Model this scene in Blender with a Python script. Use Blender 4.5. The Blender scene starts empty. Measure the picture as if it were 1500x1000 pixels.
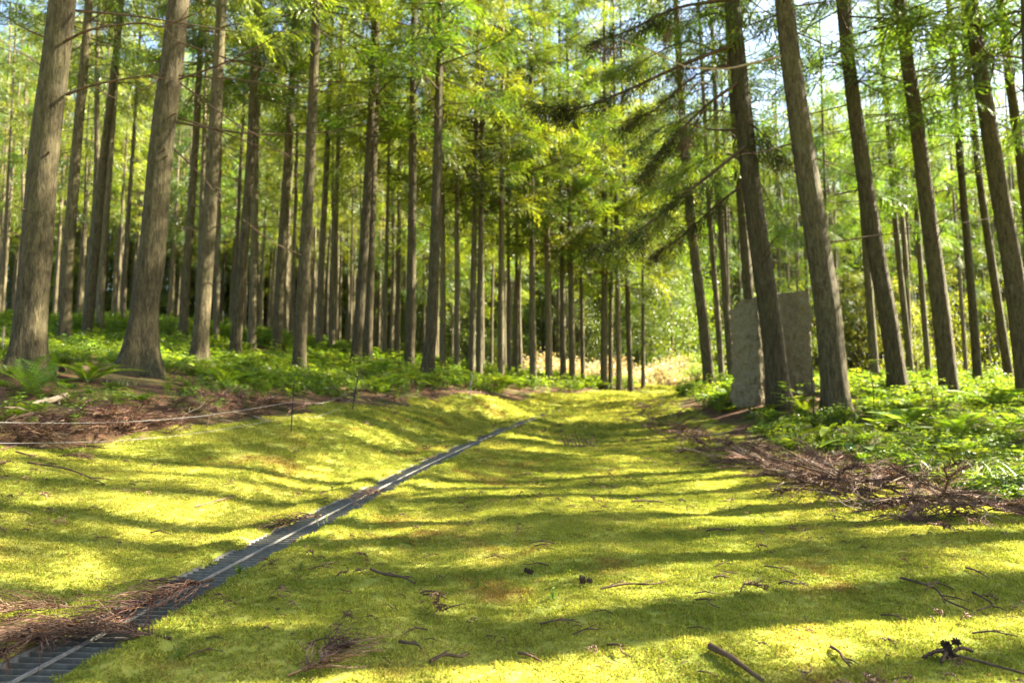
import bpy, math, random
import numpy as np
from mathutils import Vector, Matrix

rng = np.random.default_rng(7)
random.seed(7)
S = bpy.context.scene
COL = S.collection
R = math.radians

# ------------------------------------------------------------------ camera model
F = 1050.0            # focal length in pixels of the 1500 px wide photograph
CH = 0.95             # camera height
PITCH = math.atan(110.0 / F)
CP, SP = math.cos(PITCH), math.sin(PITCH)
SUN_AZ, SUN_EL = R(76), R(41)      # azimuth measured from +Y towards +X

def ray(px, py):
    u, v = (px - 750) / F, (500 - py) / F
    return np.array([u, CP - v * SP, SP + v * CP])

def at(px, py, D):
    r = ray(px, py)          # D is the distance along +Y
    return np.array([0, 0, CH]) + r * D / r[1]

def project(p):
    p = np.asarray(p, float) - np.array([0, 0, CH])
    d = p[..., 1] * CP + p[..., 2] * SP
    up = -p[..., 1] * SP + p[..., 2] * CP
    return 750 + F * p[..., 0] / d, 500 - F * up / d, d

# ------------------------------------------------------------------ terrain
ctrl = []
def cpx(px, py, D): ctrl.append(tuple(at(px, py, D)))
def plane(px, py, s=0.06, extra=0.0):
    r = ray(px, py); t = (CH - extra) / (s * r[1] - r[2]); ctrl.append((r[0] * t, r[1] * t, CH + r[2] * t))
for q in [(300, 1000), (750, 1000), (1200, 1000), (1500, 1000), (1500, 850), (1000, 800), (750, 750), (1000, 650),
          (900, 605), (1200, 720), (1450, 755), (29, 1000), (273, 868), (455, 757), (618, 684), (744, 630), (800, 605), (950, 583), (1050, 635)]:
    plane(*q)
for q in [(40, 545, 7.8), (200, 548, 9.6), (95, 505, 16), (128, 495, 19), (290, 535, 13.5), (345, 525, 17), (437, 550, 15), (537, 540, 19),
          (598, 545, 18.5), (628, 552, 16.5), (733, 560, 23), (780, 562, 25), (837, 564, 26), (890, 571, 26), (942, 568, 29),
          (10, 480, 25), (160, 470, 25), (270, 500, 20), (405, 515, 20), (485, 515, 24), (428, 632, 7.6), (190, 640, 6.4), (20, 650, 5.6),
          (520, 600, 9.5), (690, 583, 13.5), (0, 800, 3.6), (230, 760, 4.3), (1140, 592, 12.8), (1225, 605, 11.6), (1315, 580, 13.8), (1390, 585, 14.2),
          (1060, 565, 17), (1037, 572, 18), (1480, 565, 19), (1340, 562, 23), (1490, 590, 13.5), (960, 574, 36), (1010, 570, 36)]:
    cpx(*q)
ctrl += [(-60, 60, 8.5), (-30, 90, 8), (0, 110, 4.5), (60, 60, 3.5), (40, 110, 4.5), (60, 20, 2.2), (30, 5, 1.2), (12, 0, .35), (0, -6, -.3), (-6, -4, .25), (-12, 2, 1.1),
         (-30, 10, 5), (-60, 10, 7), (60, -40, 0), (-60, -40, 4), (0, 200, 6), (150, 200, 6), (-150, 200, 10), (-20, 45, 5.5), (10, 60, 3.2), (30, 45, 3)]
ctrl = np.array(ctrl)

def _U(r2): return np.where(r2 > 1e-9, r2 * np.log(np.maximum(r2, 1e-9)), 0)
_n = len(ctrl)
_K = _U(((ctrl[:, None, :2] - ctrl[None, :, :2]) ** 2).sum(-1)) + np.eye(_n) * 0.6
_P = np.c_[np.ones(_n), ctrl[:, :2]]
_A = np.zeros((_n + 3, _n + 3)); _A[:_n, :_n] = _K; _A[:_n, _n:] = _P; _A[_n:, :_n] = _P.T
_w = np.linalg.solve(_A, np.r_[ctrl[:, 2], 0, 0, 0])

def base_z(x, y):
    x = np.asarray(x, float); y = np.asarray(y, float)
    sh = x.shape; xf, yf = x.ravel(), y.ravel(); out = np.empty(xf.size)
    for i in range(0, xf.size, 20000):
        a, b = xf[i:i + 20000], yf[i:i + 20000]
        r2 = (a[:, None] - ctrl[None, :, 0]) ** 2 + (b[:, None] - ctrl[None, :, 1]) ** 2
        out[i:i + 20000] = _U(r2) @ _w[:_n] + _w[_n] + _w[_n + 1] * a + _w[_n + 2] * b
    return out.reshape(sh)

def _hash(ix, iy):
    h = (ix.astype(np.int64) * 374761393 + iy.astype(np.int64) * 668265263) & 0xffffffff
    h = ((h ^ (h >> 13)) * 1274126177) & 0xffffffff
    return ((h ^ (h >> 16)) & 0xffff) / 65535.0
def vnoise(x, y):
    ix, iy = np.floor(x), np.floor(y); fx, fy = x - ix, y - iy
    fx = fx * fx * (3 - 2 * fx); fy = fy * fy * (3 - 2 * fy)
    a, b = _hash(ix, iy), _hash(ix + 1, iy); c, d = _hash(ix, iy + 1), _hash(ix + 1, iy + 1)
    return (a + (b - a) * fx) * (1 - fy) + (c + (d - c) * fx) * fy - .5

def hit_fn(zf, px, py):
    r = ray(px, py); ts = np.concatenate([np.arange(1.2, 20, .04), np.arange(20, 150, .3)])
    z = CH + r[2] * ts; g = zf(r[0] * ts, r[1] * ts)
    k = np.argmax(z <= g)
    if z[k] > g[k]: k = len(ts) - 1
    if k == 0: t = ts[0]
    else:
        d0, d1 = z[k - 1] - g[k - 1], z[k] - g[k]; t = ts[k - 1] + (ts[k] - ts[k - 1]) * d0 / (d0 - d1 + 1e-12)
    return np.array([r[0] * t, r[1] * t, CH + r[2] * t])

# drain centre line
g_px = [(-75, 1060), (29, 1000), (150, 933), (273, 868), (370, 814), (455, 768), (552, 717), (618, 684), (690, 654), (744, 630), (772, 616), (800, 606), (828, 599)]
g_raw = np.array([hit_fn(base_z, *p)[:2] for p in g_px])
g_d = np.r_[0, np.cumsum(np.linalg.norm(np.diff(g_raw, axis=0), axis=1))]
_px = np.polyfit(g_raw[:, 1], g_raw[:, 0], 3)
_yy = np.linspace(g_raw[0, 1], g_raw[-1, 1] + 1.0, 300); _xx = np.polyval(_px, _yy)
_ss = np.r_[0, np.cumsum(np.hypot(np.diff(_xx), np.diff(_yy)))]; GLEN = _ss[-1]
_zz = np.polyval(np.polyfit(_ss, base_z(_xx, _yy), 4), _ss)
def gzs(s): return np.interp(s, _ss, _zz)
def gpt(s): return np.array([np.interp(s, _ss, _xx), np.interp(s, _ss, _yy)])
g_dense = np.array([gpt(s) for s in np.linspace(0, GLEN, 500)]); g_dz = gzs(np.linspace(0, GLEN, 500))
GW = 0.145      # half width of the drain

def gdist(x, y, withz=False):
    x = np.asarray(x, float); y = np.asarray(y, float); sh = x.shape
    xf, yf = x.ravel(), y.ravel(); out = np.full(xf.size, 9.0); gz_ = np.zeros(xf.size)
    m = (yf > -1) & (yf < 26) & (np.abs(xf) < 5); idx = np.nonzero(m)[0]
    for i in range(0, idx.size, 10000):
        j = idx[i:i + 10000]
        d2 = (xf[j, None] - g_dense[None, :, 0]) ** 2 + (yf[j, None] - g_dense[None, :, 1]) ** 2
        k = d2.argmin(1); out[j] = np.sqrt(d2[np.arange(len(j)), k]); gz_[j] = g_dz[k]
    return (out.reshape(sh), gz_.reshape(sh)) if withz else out.reshape(sh)

def ground_z(x, y, trench=True):
    x = np.asarray(x, float); y = np.asarray(y, float)
    z = base_z(x, y)
    dd, dz = gdist(x, y, True); z = z + np.where(dd < 8, (dz - z) * np.exp(-(np.maximum(dd - .2, 0) / .5) ** 2), 0); nf = np.clip((dd - .1) / .5, 0, 1)
    z = z + nf * .05 * vnoise(x * .9, y * .9) + nf * .035 * vnoise(x * 2.3 + 9, y * 2.3) + nf * .015 * vnoise(x * 6, y * 6 + 5)
    if trench:
        d = dd
        lip = .035 * np.exp(-((d - GW - .09) / .08) ** 2)
        z = z + np.where(d < GW - .012, -.16, lip) * np.clip((GLEN + 2 - 0) / 1, 0, 1)
    return z
def gz0(x, y): return ground_z(x, y, False)
def hit(px, py): return hit_fn(gz0, px, py)

# bed borders (moss against undergrowth)
L_edge = np.array([hit_fn(base_z, *p)[:2] for p in [(0, 652), (100, 648), (190, 638), (300, 624), (420, 608), (520, 594), (610, 585), (700, 579), (780, 577), (850, 577), (930, 577)]])
R_edge = np.array([hit_fn(base_z, *p)[:2] for p in [(985, 583), (1020, 603), (1075, 636), (1140, 662), (1215, 676), (1300, 706), (1370, 728), (1500, 748)]])
L_poly = np.vstack([[-40, 1], L_edge[0] + [-3, -1.6], L_edge, [[14, 70], [-150, 120], [-150, 0]]])
R_poly = np.vstack([[13.5, 45], R_edge, R_edge[-1] + [2.2, -1.4], [[9, 1.0], [60, -10], [150, 60], [60, 120], [16, 60]]])
def inside(poly, x, y):
    x = np.asarray(x, float); y = np.asarray(y, float); r = np.zeros(x.shape, bool)
    for (x0, y0), (x1, y1) in zip(poly, np.roll(poly, -1, 0)):
        c = (y0 > y) != (y1 > y)
        xi = (x1 - x0) * (y - y0) / (y1 - y0 + 1e-12) + x0
        r ^= c & (x < xi)
    return r
def edge_dist(edge, x, y):
    x = np.asarray(x, float); y = np.asarray(y, float); d = np.full(x.shape, 1e9)
    for a, b in zip(edge[:-1], edge[1:]):
        ab = b - a; t = np.clip(((x - a[0]) * ab[0] + (y - a[1]) * ab[1]) / (ab @ ab), 0, 1)
        d = np.minimum(d, np.hypot(x - a[0] - t * ab[0], y - a[1] - t * ab[1]))
    return d
def bed(x, y):      # 1 in the planted beds, 0 on the moss, ragged edge
    x = np.asarray(x, float); y = np.asarray(y, float)
    n = .5 * vnoise(x * 1.7, y * 1.7) + .3 * vnoise(x * 5, y * 5)
    return inside(L_poly, x + n, y + n) | inside(R_poly, x + n, y - n)

# ------------------------------------------------------------------ mesh builder
class MB:
    def __init__(s): s.v = []; s.f = []; s.n = 0
    def add(s, v, f, mat=0, smooth=True):
        v = np.asarray(v, float).reshape(-1, 3); f = np.asarray(f, np.int64)
        s.v.append(v); s.f.append((f + s.n, mat, smooth)); s.n += len(v)
    def mesh(s, name, mats):
        me = bpy.data.meshes.new(name)
        V = np.concatenate(s.v); me.vertices.add(len(V)); me.vertices.foreach_set('co', V.ravel())
        loops = np.concatenate([f.ravel() for f, _, _ in s.f])
        sizes = np.concatenate([np.full(len(f), f.shape[1]) for f, _, _ in s.f])
        mi = np.concatenate([np.full(len(f), m) for f, m, _ in s.f]); sm = np.concatenate([np.full(len(f), k) for f, _, k in s.f])
        me.loops.add(len(loops)); me.loops.foreach_set('vertex_index', loops)
        me.polygons.add(len(sizes)); me.polygons.foreach_set('loop_start', np.r_[0, np.cumsum(sizes)[:-1]])
        for m in mats: me.materials.append(m)
        me.polygons.foreach_set('material_index', mi); me.polygons.foreach_set('use_smooth', sm)
        me.update(calc_edges=True); me.validate()
        return me
    def obj(s, name, mats, parent=None):
        o = bpy.data.objects.new(name, s.mesh(name, mats if isinstance(mats, list) else [mats])); COL.objects.link(o)
        if parent: o.parent = parent
        return o

def frames(P):
    P = np.asarray(P, float); T = np.gradient(P, axis=0); T /= np.linalg.norm(T, axis=1)[:, None] + 1e-12
    ref = np.array([0, 0, 1.]) if abs(T[0][2]) < .8 else np.array([1., 0, 0])
    N = np.empty_like(P); n = np.cross(T[0], np.cross(ref, T[0])); n /= np.linalg.norm(n) + 1e-12
    for i in range(len(P)):
        n = n - T[i] * (n @ T[i]); n /= np.linalg.norm(n) + 1e-12; N[i] = n
    return T, N, np.cross(T, N)
def tube(mb, P, r, sides=6, mat=0, cap=True, jit=0):
    P = np.asarray(P, float); k = len(P); r = np.broadcast_to(np.asarray(r, float), (k,))
    T, N, B = frames(P); a = np.arange(sides) * 2 * math.pi / sides
    rr = r[:, None] * (1 + (jit * rng.uniform(-1, 1, (k, sides)) if jit else 0))
    V = P[:, None] + rr[..., None] * (np.cos(a)[None, :, None] * N[:, None] + np.sin(a)[None, :, None] * B[:, None])
    i = np.arange(k - 1)[:, None] * sides; j = np.arange(sides)[None]; j2 = (j + 1) % sides
    q = np.stack([i + j, i + j2, i + sides + j2, i + sides + j], -1).reshape(-1, 4)
    mb.add(V, q, mat)
    if cap:
        for e, o in ((0, 1), (k - 1, 0)):
            c = np.vstack([V[e], P[e]]); t = np.stack([np.arange(sides), (np.arange(sides) + 1) % sides, np.full(sides, sides)], -1)
            mb.add(c, t[:, ::-1] if o else t, mat, False)
def curve(pts, n=12):       # Catmull-Rom resample
    P = np.asarray(pts, float)
    if len(P) == 2: return P[0] + (P[1] - P[0]) * np.linspace(0, 1, n)[:, None]
    Q = np.vstack([2 * P[0] - P[1], P, 2 * P[-1] - P[-2]]); out = []
    for u in np.linspace(0, len(P) - 1 - 1e-6, n):
        i = int(u); t = u - i; a, b, c, d = Q[i], Q[i + 1], Q[i + 2], Q[i + 3]
        out.append(.5 * (2 * b + (c - a) * t + (2 * a - 5 * b + 4 * c - d) * t * t + (3 * b - a - 3 * c + d) * t ** 3))
    return np.array(out)
def nrm(v): v = np.asarray(v, float); return v / (np.linalg.norm(v, axis=-1, keepdims=True) + 1e-12)
def box(mb, c, sx, sy, sz, rot=None, mat=0):
    v = np.array([[x, y, z] for x in (-.5, .5) for y in (-.5, .5) for z in (-.5, .5)]) * [sx, sy, sz]
    if rot is not None: v = v @ np.asarray(rot).T
    mb.add(v + c, [[0, 1, 3, 2], [4, 6, 7, 5], [0, 4, 5, 1], [2, 3, 7, 6], [0, 2, 6, 4], [1, 5, 7, 3]], mat, False)

def blades(org, dirs, nor, L, W, fold=0.0):
    """diamond leaves: origin, direction, normal, length, width -> verts (n,4,3)"""
    dirs = nrm(dirs); side = nrm(np.cross(dirs, nor)); L = np.broadcast_to(L, (len(org),))[:, None]; W = np.broadcast_to(W, (len(org),))[:, None]
    up = nrm(np.cross(side, dirs))
    a = org; c = org + dirs * L - up * L * fold; m = org + dirs * L * .45
    return np.stack([a, m + side * W * .5, c, m - side * W * .5], 1)
def quads(n): return np.arange(n * 4).reshape(n, 4)

# ------------------------------------------------------------------ materials
def new_mat(name):
    m = bpy.data.materials.new(name); m.use_nodes = True; nt = m.node_tree; nt.nodes.clear()
    out = nt.nodes.new('ShaderNodeOutputMaterial'); return m, nt, out
def N(nt, t, **kw):
    n = nt.nodes.new(t)
    for k, v in kw.items():
        if k in n.inputs: n.inputs[k].default_value = v
        else: setattr(n, k, v)
    return n
def noise(nt, vec, scale, detail=3, rough=.55):
    n = N(nt, 'ShaderNodeTexNoise'); n.inputs['Scale'].default_value = scale; n.inputs['Detail'].default_value = detail; n.inputs['Roughness'].default_value = rough
    nt.links.new(vec, n.inputs['Vector']); return n.outputs['Fac']
def ramp(nt, fac, stops):
    r = N(nt, 'ShaderNodeValToRGB'); e = r.color_ramp.elements
    while len(e) > 1: e.remove(e[-1])
    e[0].position = stops[0][0]; e[0].color = (*stops[0][1], 1)
    for p, c in stops[1:]: x = e.new(p); x.color = (*c, 1)
    nt.links.new(fac, r.inputs['Fac']); return r.outputs['Color']
def mixc(nt, fac, a, b, mode='MIX'):
    m = N(nt, 'ShaderNodeMix', data_type='RGBA', blend_type=mode)
    for s, v in ((m.inputs[0], fac), (m.inputs[6], a), (m.inputs[7], b)):
        if hasattr(v, 'is_output'): nt.links.new(v, s)
        elif isinstance(v, tuple): s.default_value = (*v, 1)
        else: s.default_value = v
    return m.outputs[2]
def hsv(nt, col, h=None, s=None, v=None):
    n = N(nt, 'ShaderNodeHueSaturation'); nt.links.new(col, n.inputs['Color'])
    for k, x in (('Hue', h), ('Saturation', s), ('Value', v)):
        if x is None: continue
        if hasattr(x, 'is_output'): nt.links.new(x, n.inputs[k])
        else: n.inputs[k].default_value = x
    return n.outputs['Color']
def maprange(nt, x, a, b, c, d):
    n = N(nt, 'ShaderNodeMapRange'); nt.links.new(x, n.inputs[0])
    for i, v in enumerate((a, b, c, d)): n.inputs[i + 1].default_value = v
    return n.outputs[0]

def leaf_mat(name, c_lo, c_hi, trans=.45, tcol=1.5, gloss=.05, scale=1.2, objvar=.25, brown=None):
    m, nt, out = new_mat(name)
    geo = N(nt, 'ShaderNodeNewGeometry'); oi = N(nt, 'ShaderNodeObjectInfo')
    f = noise(nt, geo.outputs['Position'], scale, 3)
    col = ramp(nt, f, [(.32, tuple(x * .7 for x in c_lo)), (.5, c_lo), (.68, c_hi)])
    rnd = geo.outputs['Random Per Island']
    col = hsv(nt, col, h=maprange(nt, rnd, 0, 1, .485, .515), v=maprange(nt, rnd, 0, 1, .75, 1.25))
    col = hsv(nt, col, h=maprange(nt, oi.outputs['Random'], 0, 1, .49, .515), v=maprange(nt, oi.outputs['Random'], 0, 1, 1 - objvar, 1 + objvar))
    if brown:
        col = mixc(nt, maprange(nt, rnd, 1 - brown[0], 1 - brown[0] + .02, 0, 1), col, brown[1])
    d = N(nt, 'ShaderNodeBsdfDiffuse'); t = N(nt, 'ShaderNodeBsdfTranslucent'); mx = N(nt, 'ShaderNodeMixShader'); mx.inputs[0].default_value = trans
    nt.links.new(col, d.inputs['Color'])
    tc = N(nt, 'ShaderNodeMix', data_type='RGBA', blend_type='MULTIPLY'); tc.inputs[0].default_value = 1; nt.links.new(col, tc.inputs[6]); tc.inputs[7].default_value = (tcol * 1.08, tcol, tcol * .45, 1)
    nt.links.new(tc.outputs[2], t.inputs['Color'])
    nt.links.new(d.outputs[0], mx.inputs[1]); nt.links.new(t.outputs[0], mx.inputs[2]); sh = mx.outputs[0]
    if gloss:
        g = N(nt, 'ShaderNodeBsdfGlossy'); g.inputs['Roughness'].default_value = .45; m2 = N(nt, 'ShaderNodeMixShader'); m2.inputs[0].default_value = gloss
        nt.links.new(sh, m2.inputs[1]); nt.links.new(g.outputs[0], m2.inputs[2]); sh = m2.outputs[0]
    nt.links.new(sh, out.inputs[0]); return m

def moss_colour(nt, pos):
    big = noise(nt, pos, .55, 4, .6); mid = noise(nt, pos, 2.6, 4, .6); fine = noise(nt, pos, 28, 2, .6)
    c = ramp(nt, mid, [(.28, (.108, .122, .019)), (.45, (.195, .208, .029)), (.6, (.32, .305, .050)), (.75, (.47, .395, .085))])
    c = mixc(nt, maprange(nt, fine, .3, .7, .0, .55), c, (.15, .18, .025))
    pat = noise(nt, pos, 1.5, 5, .7)
    c = mixc(nt, maprange(nt, pat, .56, .70, 0, .65), c, (.24, .12, .04))      # rusty, dried patches
    dark = noise(nt, pos, .9, 3, .6)
    c = mixc(nt, maprange(nt, dark, .58, .72, 0, .45), c, (.09, .12, .016))
    c = mixc(nt, maprange(nt, big, .5, .75, 0, .4), c, (.44, .37, .07))
    return c
def moss_mat():
    m, nt, out = new_mat('moss_fronds'); geo = N(nt, 'ShaderNodeNewGeometry')
    c = moss_colour(nt, geo.outputs['Position']); rnd = geo.outputs['Random Per Island']
    c = hsv(nt, c, h=maprange(nt, rnd, 0, 1, .48, .525), v=maprange(nt, rnd, 0, 1, .5, 1.6))
    c = mixc(nt, maprange(nt, N(nt, 'ShaderNodeNewGeometry').outputs['Random Per Island'], .90, .92, 0, .8), c, (.22, .12, .05))
    d = N(nt, 'ShaderNodeBsdfDiffuse'); t = N(nt, 'ShaderNodeBsdfTranslucent'); mx = N(nt, 'ShaderNodeMixShader'); mx.inputs[0].default_value = .4
    nt.links.new(c, d.inputs[0]); nt.links.new(hsv(nt, c, v=1.7, s=1.05), t.inputs[0]); nt.links.new(d.outputs[0], mx.inputs[1]); nt.links.new(t.outputs[0], mx.inputs[2]); nt.links.new(mx.outputs[0], out.inputs[0])
    return m
def ground_mat():
    m, nt, out = new_mat('moss_and_litter_ground'); geo = N(nt, 'ShaderNodeNewGeometry'); pos = geo.outputs['Position']
    moss = hsv(nt, moss_colour(nt, pos), v=.9)
    l = noise(nt, pos, 9, 6, .7); lit = ramp(nt, l, [(.25, (.018, .010, .006)), (.5, (.07, .036, .018)), (.75, (.16, .085, .045))])
    g = noise(nt, pos, 1.3, 4, .6); lit = mixc(nt, maprange(nt, g, .45, .65, 0, .7), lit, (.05, .065, .012))
    at_ = N(nt, 'ShaderNodeAttribute', attribute_name='bed')
    c = mixc(nt, at_.outputs['Fac'], moss, lit)
    tr = N(nt, 'ShaderNodeAttribute', attribute_name='drain'); c = mixc(nt, tr.outputs['Fac'], c, (.008, .007, .005))
    b = N(nt, 'ShaderNodeBsdfPrincipled'); b.inputs['Roughness'].default_value = .95; b.inputs['Specular IOR Level'].default_value = .1
    nt.links.new(c, b.inputs['Base Color'])
    bp = N(nt, 'ShaderNodeBump'); bp.inputs['Strength'].default_value = .6; bp.inputs['Distance'].default_value = .03
    nt.links.new(noise(nt, pos, 35, 4, .7), bp.inputs['Height']); nt.links.new(bp.outputs[0], b.inputs['Normal']); nt.links.new(b.outputs[0], out.inputs[0]); return m
def bark_mat(name, lo, hi, moss=.35, zs=.2, sc=24):
    m, nt, out = new_mat(name); tc = N(nt, 'ShaderNodeTexCoord'); mp = N(nt, 'ShaderNodeMapping'); mp.inputs['Scale'].default_value = (1, 1, zs)
    geo = N(nt, 'ShaderNodeNewGeometry'); oi = N(nt, 'ShaderNodeObjectInfo')
    nt.links.new(tc.outputs['Object'], mp.inputs['Vector'])
    f = noise(nt, mp.outputs[0], sc, 5, .7); f2 = noise(nt, mp.outputs[0], sc * 3.5, 3, .6)
    col = ramp(nt, f, [(.28, lo), (.5, tuple((a + b) / 2 for a, b in zip(lo, hi))), (.72, hi)])
    col = mixc(nt, maprange(nt, f2, .35, .6, .5, 0), col, tuple(x * .45 for x in lo))
    p = noise(nt, tc.outputs['Object'], 1.3, 5, .65)
    col = mixc(nt, maprange(nt, p, .48, .68, 0, moss), col, (.075, .078, .022))
    p2 = noise(nt, tc.outputs['Object'], 2.7, 5, .7)
    col = mixc(nt, maprange(nt, p2, .58, .7, 0, .35), col, (.14, .122, .08))
    col = hsv(nt, col, v=maprange(nt, oi.outputs['Random'], 0, 1, .75, 1.25))
    b = N(nt, 'ShaderNodeBsdfPrincipled'); b.inputs['Roughness'].default_value = .9; b.inputs['Specular IOR Level'].default_value = .15; nt.links.new(col, b.inputs['Base Color'])
    bp = N(nt, 'ShaderNodeBump'); bp.inputs['Strength'].default_value = 1.0; bp.inputs['Distance'].default_value = .05
    nt.links.new(f, bp.inputs['Height']); nt.links.new(bp.outputs[0], b.inputs['Normal']); nt.links.new(b.outputs[0], out.inputs[0]); return m
def plain_mat(name, lo, hi, scale=20, rough=.8, metal=0, bump=.3, dist=.005):
    m, nt, out = new_mat(name); tc = N(nt, 'ShaderNodeTexCoord'); f = noise(nt, tc.outputs['Object'], scale, 5, .65)
    b = N(nt, 'ShaderNodeBsdfPrincipled'); b.inputs['Roughness'].default_value = rough; b.inputs['Specular IOR Level'].default_value = .12; b.inputs['Metallic'].default_value = metal
    nt.links.new(ramp(nt, f, [(.3, lo), (.7, hi)]), b.inputs['Base Color'])
    if bump:
        bp = N(nt, 'ShaderNodeBump'); bp.inputs['Strength'].default_value = bump; bp.inputs['Distance'].default_value = dist
        nt.links.new(f, bp.inputs['Height']); nt.links.new(bp.outputs[0], b.inputs['Normal'])
    nt.links.new(b.outputs[0], out.inputs[0]); return m

M = dict(
    moss=moss_mat(), ground=ground_mat(),
    bark=bark_mat('cedar_bark', (.020, .015, .007), (.135, .108, .052)),
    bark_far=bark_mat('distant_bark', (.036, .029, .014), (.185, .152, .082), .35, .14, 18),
    dead=plain_mat('dead_branch_wood', (.035, .022, .012), (.115, .072, .040), 14),
    pale_wood=plain_mat('bare_pale_wood', (.20, .14, .09), (.36, .27, .18), 14),
    frond=leaf_mat('dried_cedar_frond', (.09, .042, .022), (.29, .16, .095), .15, 1.2, .03, 6, .2),
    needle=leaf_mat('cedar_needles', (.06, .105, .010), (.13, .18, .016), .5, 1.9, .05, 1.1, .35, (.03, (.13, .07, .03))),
    needle_lit=leaf_mat('sunlit_cedar_needles', (.12, .155, .010), (.22, .24, .018), .5, 1.9, .05, 1.1, .3, (.02, (.16, .10, .04))),  # brighter copy of the needles: sun on the canopy put into the colour
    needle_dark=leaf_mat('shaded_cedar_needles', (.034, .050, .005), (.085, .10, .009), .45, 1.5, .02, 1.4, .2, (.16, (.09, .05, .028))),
    fern=leaf_mat('fern_leaf', (.09, .14, .010), (.20, .24, .020), .5, 1.8, .02, 1.1, .2),
    herb=leaf_mat('herb_leaf', (.09, .14, .012), (.20, .24, .025), .45, 1.7, .03, 1.6, .2),
    yellow_leaf=leaf_mat('yellow_green_leaf', (.08, .125, .010), (.16, .19, .020), .5, 1.7, .06, .8, .2),
    pale_leaf=leaf_mat('pale_withered_leaf', (.34, .27, .17), (.52, .43, .29), .4, 1.3, .05, 1.2, .1),
    grass=leaf_mat('arching_grass', (.12, .17, .03), (.24, .28, .07), .5, 1.6, .1, 2, .15),
    stone=plain_mat('rough_grey_stone', (.12, .10, .052), (.22, .185, .105), 24, .9, 0, 1.0, .06),
    steel=plain_mat('galvanised_steel', (.11, .106, .088), (.22, .21, .18), 40, .6, .15, .1),
    slat=plain_mat('dull_steel_slat', (.10, .092, .068), (.19, .178, .135), 30, .65, .1, .1),
    black=plain_mat('black_stake', (.012, .012, .012), (.03, .03, .03), 30, .6),
    cone=plain_mat('dark_cone_scales', (.028, .018, .010), (.065, .042, .024), 30, .8),
    rope=plain_mat('white_cord', (.17, .16, .14), (.32, .30, .27), 60, .7),
    cut=plain_mat('fresh_cut_wood', (.40, .20, .08), (.55, .32, .15), 30),
)

# ------------------------------------------------------------------ tagging
def tag(o, label=None, cat=None, group=None, kind=None):
    if label: o['label'] = label
    if cat: o['category'] = cat
    if group: o['group'] = group
    if kind: o['kind'] = kind
    return o
def empty(name, loc, rz=0):
    o = bpy.data.objects.new(name, None); COL.objects.link(o); o.location = [float(v) for v in loc]; o.rotation_euler = (0, 0, rz); o.empty_display_size = .2; return o
def link(name, me, parent=None, loc=(0, 0, 0), rot=(0, 0, 0), scale=(1, 1, 1)):
    o = bpy.data.objects.new(name, me); COL.objects.link(o); o.location = [float(v) for v in loc]; o.rotation_euler = [float(v) for v in rot]; o.scale = [float(v) for v in scale]
    if parent: o.parent = parent
    return o

# ------------------------------------------------------------------ ground sheet
def build_ground():
    def axis(lo, hi, step, far_lo, far_hi, g=1.13):
        a = list(np.arange(lo, hi, step)); s = step; x = lo
        while x > far_lo: s *= g; x -= s; a.insert(0, x)
        s = step; x = a[-1]
        while x < far_hi: s *= g; x += s; a.append(x)
        return np.array(a)
    X = axis(-4.2, 5.2, .04, -260, 260); Y = axis(1.2, 12, .045, -60, 420)
    gx, gy = np.meshgrid(X, Y); gz = ground_z(gx, gy)
    far = np.hypot(gx, gy); 
    nx, ny = len(X), len(Y); i = (np.arange(ny - 1)[:, None] * nx + np.arange(nx - 1)[None]).ravel()
    mb = MB(); mb.add(np.stack([gx, gy, gz], -1).reshape(-1, 3), np.stack([i, i + 1, i + nx + 1, i + nx], -1))
    o = mb.obj('ground', M['ground']); tag(o, kind='structure'); me = o.data
    b = bed(gx, gy).astype(float).ravel(); a = me.attributes.new('bed', 'FLOAT', 'POINT'); a.data.foreach_set('value', b)
    d = (gdist(gx, gy) < GW - .012).astype(float).ravel(); a = me.attributes.new('drain', 'FLOAT', 'POINT'); a.data.foreach_set('value', d)
build_ground()

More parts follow.
